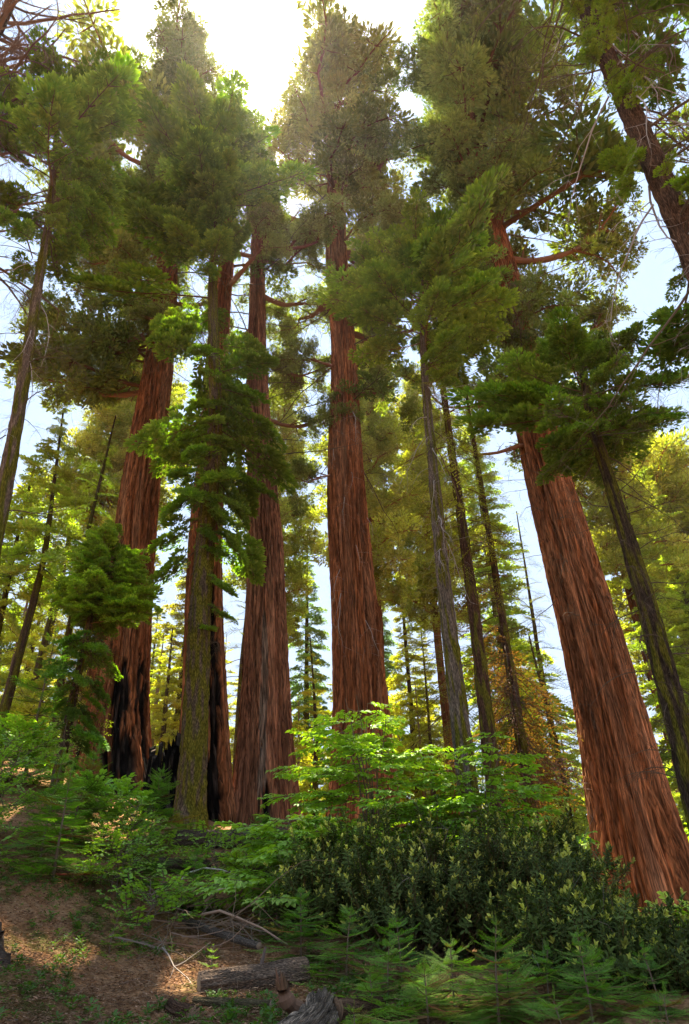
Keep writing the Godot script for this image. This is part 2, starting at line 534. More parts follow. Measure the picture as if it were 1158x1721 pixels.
# feats: [angle from the +Z side towards +X, half width, y0, y1, colour, depth, raggedness]
func trunk_mesh(pts: Array, r0: float, r1: float, pw: float, flare: float, flare_h: float, sides: int, step: float, kind: String, sd: float, tone: Color, feats: Array, moss := 0.0) -> ArrayMesh:
	var g := Geo.new()
	var h: float = pts[-1].y
	var red := kind == "redwood"
	var y := -1.2
	var ys := PackedFloat32Array()
	while y < h:
		ys.append(y)
		y += step * (1.0 if y < h * 0.45 else 2.2)
	ys.append(h)
	for yy in ys:
		var ax := along(pts, yy) + Vector3(NF.get_noise_2d(yy * 0.05, sd), 0, NF.get_noise_2d(yy * 0.05, sd + 40.0)) * (0.12 if red else 0.08) * clampf(yy / 6.0, 0.0, 1.0)
		var t := clampf(yy / h, 0.0, 1.0)
		var r := lerpf(r0, r1, pow(t, pw)) + flare * r0 * exp(-maxf(yy + 0.2, 0.0) / flare_h)
		for k in sides + 1:
			var a := TAU * (k % sides) / sides
			var sx := sin(a)
			var cz := cos(a)
			var px := sx * r0
			var pz := cz * r0
			var col := tone
			var rr := r
			if red:
				var bend := 0.10 * NF.get_noise_3d(px * 1.5, yy * 0.35 + sd, pz * 1.5)
				var n1 := NF.get_noise_3d((px + bend) * 2.5 + sd, yy * 0.10, (pz + bend) * 2.5)
				var n2 := NF.get_noise_3d((px - bend) * 5.0 + sd, yy * 0.26, (pz - bend) * 5.0 + 7.0)
				var fur := pow(1.0 - minf(absf(n1) * 3.6, 1.0), 1.4)
				var fur2 := pow(1.0 - minf(absf(n2) * 3.2, 1.0), 1.4)
				rr += -0.17 * fur - 0.07 * fur2 + 0.02 * NF.get_noise_3d(px * 4.0, yy * 2.5 + sd, pz * 4.0) + 0.09 * NF.get_noise_3d(px * 0.8 + sd, yy * 0.05, pz * 0.8)
				rr += flare * r0 * 0.35 * exp(-maxf(yy, 0.0) / (flare_h * 1.6)) * sin(a * 5.0 + sd + 0.8 * sin(a * 3.0))
				var g1 := NF.get_noise_3d(px * 1.7 + sd + 30.0, yy * 0.06, pz * 1.7)
				col = col.lerp(Color(0.44, 0.24, 0.135), clampf(g1 * 1.0, 0.0, 0.45))
				col = col * (1.0 + 0.5 * n2) * (1.0 + 0.35 * NF.get_noise_3d(px * 0.7 + sd, yy * 0.12, pz * 0.7 + 20.0))
			else:
				var n3 := NF.get_noise_3d(px * 9.0 + sd, yy * 2.2, pz * 9.0)
				var n4 := NF.get_noise_3d(px * 22.0 + sd, yy * 6.0, pz * 22.0)
				rr += r0 * (0.06 * n3 + 0.05 * n4 - 0.03 * pow(1.0 - minf(absf(n3) * 3.0, 1.0), 2.0))
				rr += flare * r0 * 0.3 * exp(-maxf(yy, 0.0) / (flare_h * 1.6)) * sin(a * 4.0 + sd)
				col = col * (1.0 + 0.5 * n3)
				if moss > 0.0:
					var mm := NF.get_noise_3d(px * 5.0 + 50.0 + sd, yy * 0.9, pz * 5.0) + moss - 0.35 * t + 0.12 * sx
					var w := smoothstep(0.05, 0.3, mm)
					col = col.lerp(vary(Color(0.24, 0.23, 0.035), 0.2), w)
					rr += w * 0.012
			for f in feats:
				var da := absf(wrapf(a - f[0], -PI, PI))
				var jag: float = f[6]
				var nn := NF.get_noise_3d(px * 3.0 + sd * 2.0, yy * 0.35, pz * 3.0) + 0.5 * NF.get_noise_3d(px * 9.0, yy * 1.3, pz * 9.0 + sd)
				var mid: float = 0.5 * (f[2] + f[3])
				var half: float = 0.5 * (f[3] - f[2])
				var ey: float = 1.0 - absf(yy - mid) / half
				var w2 := smoothstep(-0.03, 0.05, f[1] * clampf(ey * 3.0, -1.0, 1.0) - da + jag * nn)
				if ey > 0.0 and w2 > 0.0:
					rr -= f[5] * w2
					var fc: Color = f[4]
					if fc.r < 0.05: fc = fc.lerp(Color(0.10, 0.075, 0.06), clampf(2.2 * NF.get_noise_3d(px * 4.0 + 3.0, yy * 0.7, pz * 4.0) - 0.35, 0.0, 1.0)); rr += 0.03 * NF.get_noise_3d(px * 10.0, yy * 3.0, pz * 10.0)
					col = col.lerp(fc * (1.0 + 0.6 * NF.get_noise_3d(px * 7.0, yy * 1.5, pz * 7.0)), w2)
			g.v.append(ax + Vector3(sx * rr, 0, cz * rr))
			g.c.append(col)
			g.uv.append(Vector2(float(k) / sides, yy / (42.0 if red else 22.0)))
	var w3 := sides + 1
	var rows := ys.size()
	g.n.resize(g.v.size())
	for j in rows:
		for k in w3:
			var i := j * w3 + k
			var du := g.v[j * w3 + (k + 1 if k < sides else 1)] - g.v[j * w3 + (k - 1 if k > 0 else sides - 1)]
			var dv := g.v[mini(j + 1, rows - 1) * w3 + k] - g.v[maxi(j - 1, 0) * w3 + k]
			g.n[i] = dv.cross(du).normalized() * -1.0
			if j < rows - 1 and k < sides:
				g.idx.append_array(PackedInt32Array([i, i + w3, i + 1, i + 1, i + w3, i + w3 + 1]))
	return g.mesh(M.redwood_bark if red else M.fir_bark)

# ---------------------------------------------------------------- crowns
# boughs of a style set round the trunk between heights y0 and y1
func crown(o: Node3D, pts: Array, style: String, n: int, y0: float, y1: float, rad: float, shape: String, p0: float, p1: float, tint: Color, lump := 0.35, bias := 1.0) -> void:
	var meshes: Array = B[style]
	var l0: float = LONG[style]
	var where := []
	var tints := []
	for m in meshes:
		where.append([]); tints.append(PackedColorArray())
	var ph := rv(0, 50)
	for i in n:
		var t := pow((i + R.randf()) / n, bias)
		var y := lerpf(y0, y1, t)
		var prof := 1.0
		if shape == "cone": prof = pow(1.0 - t, 0.8) * minf(1.0, 0.55 + t * 2.5)
		elif shape == "round": prof = pow(maxf(1.0 - t * t, 0.0), 0.55) * minf(1.0, 0.6 + t * 1.2)
		elif shape == "column": prof = pow(1.0 - t, 0.4) * minf(1.0, 0.5 + t * 3.0)
		elif shape == "ball": prof = sqrt(maxf(1.0 - pow(2.0 * t - 1.0, 2.0), 0.0))
		var az := i * 2.39996 + rv(-0.5, 0.5)
		var lum := 1.0 + lump * 2.0 * NZ.get_noise_3d(cos(az) * 9.0 + ph, y * 1.6, sin(az) * 9.0)
		var len := maxf(rad * prof * lum * rv(0.7, 1.1), rad * 0.14)
		var pitch := lerpf(p0, p1, t) + rv(-0.18, 0.18)
		var sc := len / l0
		var b := Basis(Vector3.UP, az) * Basis(Vector3(0, 0, 1), pitch) * Basis(Vector3(1, 0, 0), rv(-0.5, 0.5))
		var up := clampf(pow(sc, -0.25), 0.8, 1.6)
		b = b * Basis.from_scale(Vector3(sc, sc * up, sc * up))
		var k := R.randi() % meshes.size()
		where[k].append(Transform3D(b, along(pts, y)))
		var v := rv(0.72, 1.2)
		tints[k].append(Color(tint.r * v * rv(0.92, 1.1), tint.g * v, tint.b * v * rv(0.9, 1.1)))
	for k in meshes.size():
		scatter("bough", meshes[k], where[k], tints[k], o, l0)

# boughs that fill a measured outline: rows of [height above camera ground, reach to the left, reach to the right]
func crown_outline(o: Node3D, base_y: float, pts: Array, style: String, n: int, rows: Array, p0: float, p1: float, tint: Color, lump := 0.35, az0 := 0.0, az1 := TAU, gaps := -0.13) -> void:
	var meshes: Array = B[style]
	var l0: float = LONG[style]
	var where := []
	var tints := []
	for m in meshes:
		where.append([]); tints.append(PackedColorArray())
	var ph := rv(0, 50)
	var hs := []; var ls := []; var rs := []
	for q in rows:
		hs.append(q[0] - base_y); ls.append(q[1]); rs.append(q[2])
	# as many boughs at each height as its width asks for
	var cum := PackedFloat32Array([0.0])
	for i in 40:
		var yy := lerpf(hs[0], hs[-1], (i + 0.5) / 40.0)
		cum.append(cum[i] + pow(table(hs, ls, yy) + table(hs, rs, yy), 0.8))
	for i in n:
		var want := (i + R.randf()) / n * cum[40]
		var j := 0
		while j < 39 and cum[j + 1] < want: j += 1
		var t := (j + (want - cum[j]) / (cum[j + 1] - cum[j])) / 40.0
		var y := lerpf(hs[0], hs[-1], t)
		var az := i * 2.39996 + rv(-0.5, 0.5)
		if az1 < TAU: az = rv(az0, az1)
		var right := 0.5 + 0.5 * cos(az)
		var lum := 1.0 + lump * 2.0 * NZ.get_noise_3d(cos(az) * 9.0 + ph, y * 1.6, sin(az) * 9.0)
		var len := maxf(lerpf(table(hs, ls, y), table(hs, rs, y), right) * lum * rv(0.72, 1.08), 0.3)
		if NZ.get_noise_3d(cos(az) * len * 3.0 + ph, y * 3.6, sin(az) * len * 3.0 + ph) < gaps: continue
		var pitch := lerpf(p0, p1, t) + rv(-0.2, 0.2)
		var sc := len / l0
		var up := clampf(pow(sc, -0.3), 0.75, 1.7)
		var b := Basis(Vector3.UP, az) * Basis(Vector3(0, 0, 1), pitch) * Basis(Vector3(1, 0, 0), rv(-0.5, 0.5)) * Basis.from_scale(Vector3(sc, sc * up, sc * up))
		var k := R.randi() % meshes.size()
		where[k].append(Transform3D(b, along(pts, y - len * sin(pitch) * 0.5)))
		var v := rv(0.6, 1.3)
		tints[k].append(Color(tint.r * v * rv(0.92, 1.1), tint.g * v, tint.b * v * rv(0.9, 1.1)))
	for k in meshes.size():
		scatter("bough", meshes[k], where[k], tints[k], o, l0)

# a single bough set by hand: height, bearing (0 = +X, growing towards -Z), pitch, length
func boughs_at(o: Node3D, pts: Array, style: String, list: Array, tint: Color) -> void:
	var meshes: Array = B[style]
	var l0: float = LONG[style]
	var k := 0
	var where := []
	var cols := PackedColorArray()
	for q in list:
		var sc: float = 0.86 * q[3] / l0
		where.append(Transform3D(Basis(Vector3.UP, q[1]) * Basis(Vector3(0, 0, 1), q[2]) * Basis.from_scale(Vector3(sc, sc, sc)), along(pts, q[0])))
		var v := rv(0.85, 1.15)
		cols.append(Color(tint.r * v, tint.g * v, tint.b * v))
	var each := []
	for m in meshes: each.append([[], PackedColorArray()])
	for i in where.size():
		each[i % meshes.size()][0].append(where[i])
		each[i % meshes.size()][1].append(cols[i])
	for i in meshes.size():
		scatter("bough", meshes[i], each[i][0], each[i][1], o, l0)

# bare dead branches, each a part
func dead_branches(o: Node3D, pts: Array, style: String, n: int, y0: float, y1: float, lmin: float, lmax: float, p0: float, p1: float, r: float, az0 := 0.0, az1 := TAU) -> void:
	var meshes: Array = B[style]
	var l0 := 2.0 if style == "grey_dead" else 2.4
	for i in n:
		var y := lerpf(y0, y1, (i + R.randf()) / n)
		var az := rv(az0, az1)
		var sc := rv(lmin, lmax) / l0
		var b := Basis(Vector3.UP, az) * Basis(Vector3(0, 0, 1), rv(p0, p1)) * Basis(Vector3(1, 0, 0), rv(-0.6, 0.6)) * Basis.from_scale(Vector3.ONE * sc)
		part("dead_branch", meshes[R.randi() % meshes.size()], o, Transform3D(b, along(pts, y) + Vector3(cos(az), 0, -sin(az)) * r * 0.8))

# a heavy crooked limb with boughs at its end
func limb(o: Node3D, cr: Node3D, pts: Array, y: float, az: float, l: float, r: float, rise: float, tint: Color, nb := 7, style := "seq") -> void:
	var g := Geo.new()
	var p := along(pts, y)
	var d := Vector3(cos(az), rise * 0.3, -sin(az)).normalized()
	var ps := PackedVector3Array([p])
	var rs := PackedFloat32Array([r * 1.5])
	for i in 9:
		var t := (i + 1) / 9.0
		d = (d + Vector3(0, rise * 0.22 * (1.0 if t > 0.35 else -0.6), 0) + rdir() * 0.24).normalized()
		p += d * (l / 9.0)
		ps.append(p); rs.append(lerpf(r, r * 0.35, t))
	for i in rs.size(): rs[i] *= rv(0.85, 1.2)
	g.tube(ps, rs, 9, Color(0.19, 0.095, 0.055))
	for i in 9:
		var k := R.randi_range(2, 9)
		twigs(g, ps[k], (rdir() + Vector3(0, 0.2, 0)).normalized(), l * rv(0.12, 0.3), rs[k] * 0.4, 1, 0.02, Color(0.16, 0.085, 0.05))
	part("limb", g.mesh(M.wood), o)
	var list := []
	var each := []
	for m in B[style]: each.append([[], PackedColorArray()])
	var l0 := 4.0 if style == "seq" else 2.6
	for i in nb:
		var q := ps[R.randi_range(4, 9)] if i > 0 else ps[9]
		var sc := l * rv(0.4, 0.75) / l0
		var b := Basis(Vector3.UP, az + rv(-1.0, 1.0)) * Basis(Vector3(0, 0, 1), rv(-0.5, 0.7)) * Basis(Vector3(1, 0, 0), rv(-0.6, 0.6)) * Basis.from_scale(Vector3.ONE * sc)
		var k := R.randi() % each.size()
		var v := rv(0.8, 1.2)
		each[k][0].append(Transform3D(b, q)); each[k][1].append(Color(tint.r * v, tint.g * v, tint.b * v))
	for k in each.size():
		scatter("bough", B[style][k], each[k][0], each[k][1], cr, l0)

func local(base: Vector3, list: Array) -> Array:
	var a := []
	for q in list: a.append(q - base)
	return a

const BARK := Color(0.47, 0.183, 0.076)
const CHAR := Color(0.018, 0.016, 0.015)
const FIRBARK := Color(0.22, 0.165, 0.115)

func _ready() -> void:
	# ------------------------------------------------------------ camera, sky, sun, exposure
	var cam := Camera3D.new()
	cam.name = "camera"
	cam.fov = 73.753
	cam.near = 0.05
	cam.far = 3000.0
	cam.position = Vector3(0, 1.6, 0)
	cam.basis = Basis(Vector3(1, 0, 0), deg_to_rad(31.0)) * Basis(Vector3(0, 0, 1), -0.031828)
	add_child(cam)
	cam.current = true
	var sun := DirectionalLight3D.new()
	sun.name = "sun"
	sun.light_color = Color(1.0, 0.95, 0.86)
	sun.light_energy = 1.6
	sun.light_angular_distance = 0.5
	sun.shadow_enabled = true
	add_child(sun)
	sun.look_at_from_position(Vector3.ZERO, -TO_SUN, Vector3(0, 0, 1))
	var we := WorldEnvironment.new()
	we.name = "world_environment"
	var env := Environment.new()
	env.background_mode = Environment.BG_SKY
	var sk := ProceduralSkyMaterial.new()
	sk.sky_top_color = Color(0.42, 0.475, 0.56)
	sk.sky_horizon_color = Color(0.465, 0.505, 0.56)
	sk.sky_curve = 0.25
	sk.sky_energy_multiplier = 1.0
	sk.ground_bottom_color = Color(0.15, 0.13, 0.1)
	sk.ground_horizon_color = Color(0.3, 0.3, 0.28)
	sk.sun_angle_max = 26.0
	sk.sun_curve = 0.22
	var sky := Sky.new()
	sky.sky_material = sk
	env.sky = sky
	env.tonemap_mode = Environment.TONE_MAPPER_LINEAR
	env.tonemap_exposure = 5.3
	env.sdfgi_enabled = true
	env.ssao_enabled = true
	env.ssil_enabled = true
	env.volumetric_fog_enabled = true
	env.volumetric_fog_density = 0.00012
	env.volumetric_fog_albedo = Color(1.0, 0.98, 0.94)
	env.volumetric_fog_anisotropy = 0.72
	we.environment = env
	add_child(we)

	R.seed = 20
	NZ.seed = 4; NZ.frequency = 0.12; NZ.noise_type = FastNoiseLite.TYPE_SIMPLEX; NZ.fractal_octaves = 2
	NF.seed = 9; NF.frequency = 1.0; NF.noise_type = FastNoiseLite.TYPE_SIMPLEX; NF.fractal_type = FastNoiseLite.FRACTAL_NONE
	make_materials()
	make_foliage()
	ground()
	big_trees()
	other_firs()
	far_trees()
	distant_forest()
	shrubs()
	saplings()
	deadwood()
	floor_cover()

func ground() -> void:
	var xs := PackedFloat32Array()
	var zs := PackedFloat32Array()
	for i in 241:
		var t := (i - 120) / 120.0
		xs.append(t * 16.0 + signf(t) * pow(absf(t), 7.0) * 600.0)
	for j in 261:
		var t := j / 260.0
		zs.append(4.0 - t * 36.0 - pow(t, 9.0) * 560.0)
	var g := Geo.new()
	for j in zs.size():
		for i in xs.size():
			var x := xs[i]
			var z := zs[j]
			if j == 0: z = 300.0
			var fine := 0.03 * NF.get_noise_2d(x * 3.1, z * 3.1) + 0.015 * NF.get_noise_2d(x * 9.0, z * 9.0)
			g.v.append(Vector3(x, gh(x, z) + fine, z))
			var k := NF.get_noise_2d(x * 0.55 + 7.0, z * 0.55) + 0.5 * NF.get_noise_2d(x * 2.3, z * 2.3 + 5.0)
			var duff := Color(0.37, 0.205, 0.105).lerp(Color(0.46, 0.29, 0.165), clampf(0.5 + NF.get_noise_2d(x * 4.0, z * 4.0), 0.0, 1.0))
			g.c.append(duff.lerp(Color(0.12, 0.12, 0.04), smoothstep(0.3, 0.9, k)))
	var w := xs.size()
	g.n.resize(g.v.size())
	for j in zs.size():
		for i in w:
			var du := g.v[j * w + mini(i + 1, w - 1)] - g.v[j * w + maxi(i - 1, 0)]
			var dv := g.v[mini(j + 1, zs.size() - 1) * w + i] - g.v[maxi(j - 1, 0) * w + i]
			g.n[j * w + i] = du.cross(dv).normalized()
			if i < w - 1 and j < zs.size() - 1:
				var a := j * w + i
				g.idx.append_array(PackedInt32Array([a, a + w, a + 1, a + 1, a + w, a + w + 1]))
	var o := MeshInstance3D.new()
	o.name = "ground"
	o.mesh = g.mesh(M.soil)
	o.set_meta("kind", "structure")
	o.set_meta("label", "sloping brown forest floor under the redwoods")
	add_child(o)

func redwood(label: String, path: Array, r0: float, r1: float, flare: float, sd: float, feats: Array, tone := BARK, sides := 256) -> Array:
	var base: Vector3 = path[0]
	var o := thing("sequoia_tree", label, "tree", base, "large redwood trunks of the grove")
	var pts := local(base, path)
	part("trunk", trunk_mesh(pts, r0, r1, 0.85, flare, 1.9, sides, 0.24, "redwood", sd, tone, feats), o)
	var c := holder("crown", o)
	return [o, pts, c]

func big_trees() -> void:
	var olive := Color(1.0, 0.95, 0.85)
	# the redwood with the burnt hollow at its foot, behind the young fir
	var t := redwood("tall redwood with a burnt black hollow at its foot, behind a bushy young fir",
		[gp(-9.1, 27), Vector3(-9.58, 18.2, -27), Vector3(-9.7, 24, -27), Vector3(-10.9, 64.5, -27)], 1.16, 0.18, 0.55, 3.1,
		[[0.45, 0.30, -1.5, 4.6, CHAR, 0.22, 0.25], [1.25, 0.32, -1.5, 5.5, CHAR, 0.1, 0.2], [-1.0, 0.25, -1.5, 2.6, CHAR, 0.08, 0.3]])
	crown_outline(t[2], t[0].position.y, t[1], "seq", 150, [[30, 2.4, 1.6], [33, 3.4, 2.4], [37.7, 4.4, 3.6], [43.8, 6, 3.4], [50.8, 6.9, 3.0], [55, 7.2, 2.6], [59, 5.6, 2.2], [62.7, 3.2, 1.8], [64.5, 1.2, 1.2]], -0.3, 0.7, olive, 0.5)
	crown_outline(t[2], t[0].position.y, t[1], "seq", 16, [[24, 4.5, 1.5], [32, 5.0, 1.5]], -0.6, -0.1, olive, 0.5, 2.2, 4.2)
	for q in [[19.5, 3.0, 4.6, 0.18, 0.5], [23.0, 3.5, 5.0, 0.2, 0.6], [27.5, 2.9, 5.5, 0.22, 0.4], [31.5, 3.3, 6.0, 0.25, 0.35], [26.0, 0.2, 4.0, 0.16, 0.5], [34.0, 2.6, 5.5, 0.22, 0.5], [38.0, 3.6, 5.6, 0.24, 0.4]]:
		limb(t[0], t[2], t[1], q[0], q[1], q[2], q[3], q[4], olive)
	dead_branches(t[0], t[1], "dead", 22, 20.0, 40.0, 2.5, 5.5, -0.4, 0.6, 0.7)
	# the burnt redwood hidden behind the mossy fir
	t = redwood("redwood with a tall black burn scar down its trunk, half hidden behind the mossy fir",
		[gp(-5.35, 26), Vector3(-6.16, 17.5, -26), Vector3(-6.5, 51, -26)], 0.98, 0.12, 0.2, 8.4,
		[[0.62, 0.30, -1.5, 9.6, CHAR, 0.16, 0.34], [0.2, 0.25, -1.5, 5.0, CHAR, 0.1, 0.3]])
	crown_outline(t[2], t[0].position.y, t[1], "seq", 50, [[30, 2.2, 2.2], [34, 3.4, 3.0], [40, 3.8, 3.2], [46, 2.4, 2.2], [51, 0.8, 0.8]], -0.3, 0.75, olive, 0.5)
	for q in [[21.0, 0.4, 3.0, 0.14, 0.4], [24.0, 3.2, 3.4, 0.15, 0.5], [27.0, 5.6, 3.6, 0.15, 0.5], [30.0, 0.0, 4.0, 0.16, 0.6]]:
		limb(t[0], t[2], t[1], q[0], q[1], q[2], q[3], q[4], olive)
	dead_branches(t[0], t[1], "dead", 12, 20.0, 32.0, 2.0, 4.5, -0.4, 0.6, 0.5)
	# the redwood with the weathered grey streak
	t = redwood("redwood with a weathered grey streak up its trunk, second tall trunk beside the burnt one",
		[gp(-3.25, 27), Vector3(-3.6, 16.7, -27), Vector3(-4.45, 27.7, -27), Vector3(-5.2, 48, -27)], 1.13, 0.12, 0.35, 12.7,
		[[0.05, 0.16, 0.4, 8.8, Color(0.40, 0.30, 0.22), 0.09, 0.12], [0.18, 0.17, -1.5, 1.5, CHAR, 0.2, 0.12]], Color(0.46, 0.215, 0.12))
	crown_outline(t[2], t[0].position.y, t[1], "seq", 50, [[37, 2.4, 2.2], [40, 3.2, 2.6], [44, 2.2, 2.0], [48, 0.8, 0.8]], -0.3, 0.7, olive, 0.5)
	for q in [[19.0, 0.2, 3.4, 0.13, 0.1], [23.0, 0.9, 3.8, 0.15, 0.5], [25.5, 2.5, 3.4, 0.15, 0.5], [28.0, 0.1, 4.2, 0.17, 0.6], [31.0, 5.8, 4.0, 0.17, 0.4]]:
		limb(t[0], t[2], t[1], q[0], q[1], q[2], q[3], q[4], olive)
	dead_branches(t[0], t[1], "dead", 30, 16.0, 40.0, 2.5, 5.0, -0.5, 0.6, 0.6)
	# the straight redwood in the middle
	t = redwood("straight clean redwood in the middle of the grove, rising behind the broad-leaved bush",
		[gp(0.28, 28), Vector3(0.33, 14.1, -28), Vector3(0.28, 24.2, -28), Vector3(-0.37, 67, -28)], 1.27, 0.16, 0.3, 17.9, [])
	crown_outline(t[2], t[0].position.y, t[1], "seq", 150, [[36, 2.6, 3.0], [40, 4.2, 4.6], [44.8, 4.9, 5.6], [52, 4.2, 5.6], [56, 3.7, 4.8], [60.5, 2.7, 3.6], [66.3, 1.2, 1.2], [67, 0.7, 0.7]], -0.3, 0.7, Color(1.15, 0.95, 0.8), 0.5)
	crown_outline(t[2], t[0].position.y, t[1], "seq", 18, [[23, 2.6, 3.0], [38, 4.0, 4.4]], -0.9, -0.3, Color(0.95, 1.0, 0.85), 0.5, -0.9, 4.0)
	for q in [[21.5, -0.12, 3.0, 0.16, 0.35], [26.5, 0.5, 4.6, 0.2, 0.6], [29.5, 2.8, 4.4, 0.2, 0.5], [33.0, 0.3, 5.0, 0.23, 0.8], [36.0, 3.4, 5.0, 0.22, 0.6], [40.0, -0.4, 5.0, 0.22, 0.6], [23.5, 3.4, 2.8, 0.12, -0.2], [16.5, 3.2, 2.6, 0.07, 0.0]]:
		limb(t[0], t[2], t[1], q[0], q[1], q[2], q[3], q[4], olive)
	dead_branches(t[0], t[1], "dead", 34, 18.0, 44.0, 2.5, 5.5, -0.5, 0.6, 0.8)
	dead_branches(t[0], t[1], "grey_dead", 9, 8.0, 20.0, 1.2, 2.6, -1.3, -0.5, 1.2, 3.6, 5.8)
	# the big one on the downhill side
	t = redwood("huge red-barked redwood standing apart on the low side of the slope",
		[gp(9.05, 24), Vector3(9.0, 7.0, -24), Vector3(8.7, 13, -24), Vector3(8.35, 64, -24)], 1.32, 0.2, 0.5, 23.3,
		[[1.0, 0.13, -1.5, 3.6, CHAR, 0.12, 0.15], [1.35, 0.06, -1.5, 7.0, CHAR, 0.08, 0.1]])
	crown_outline(t[2], t[0].position.y, t[1], "seq", 185, [[22, 1.5, 1.8], [24.3, 2.2, 3.2], [28.3, 2.6, 4.9], [33, 3.2, 6.3], [38, 4, 7.6], [44.4, 3.4, 8], [51.6, 3.0, 7.4], [55.6, 1.6, 5.8], [60, 0.6, 3.6], [63, 0.5, 1.2]], -0.3, 0.7, Color(0.95, 1.0, 0.85), 0.5)
	crown_outline(t[2], t[0].position.y, t[1], "seq", 14, [[18, 2.6, 2.0], [27, 3.4, 4.4]], -0.8, -0.3, Color(0.95, 1.0, 0.85), 0.5)
	for q in [[18.0, 3.3, 3.2, 0.12, 0.0], [20.5, 2.8, 4.0, 0.14, 0.3], [22.5, 0.3, 3.8, 0.16, 0.4], [26.5, 3.5, 5.2, 0.2, 0.5], [30.0, 0.4, 5.5, 0.22, 0.5], [33.0, 3.0, 5.5, 0.22, 0.5]]:
		limb(t[0], t[2], t[1], q[0], q[1], q[2], q[3], q[4], olive)
	dead_branches(t[0], t[1], "dead", 10, 9.0, 19.0, 1.4, 3.0, -0.5, 0.3, 1.1, 2.4, 4.4)
	dead_branches(t[0], t[1], "dead", 22, 17.0, 34.0, 2.5, 5.0, -0.5, 0.6, 0.9)

func fir(called: String, label: String, path: Array, r0: float, r1: float, moss: float, sd: float, tone := FIRBARK, sides := 48, step := 0.16) -> Array:
	var base: Vector3 = path[0]
	var o := thing(called, label, "tree", base)
	var pts := local(base, path)
	part("trunk", trunk_mesh(pts, r0, r1, 0.9, 0.35, 0.5, sides, step, "fir", sd, tone, [], moss), o)
	var c := holder("crown", o)
	return [o, pts, c]

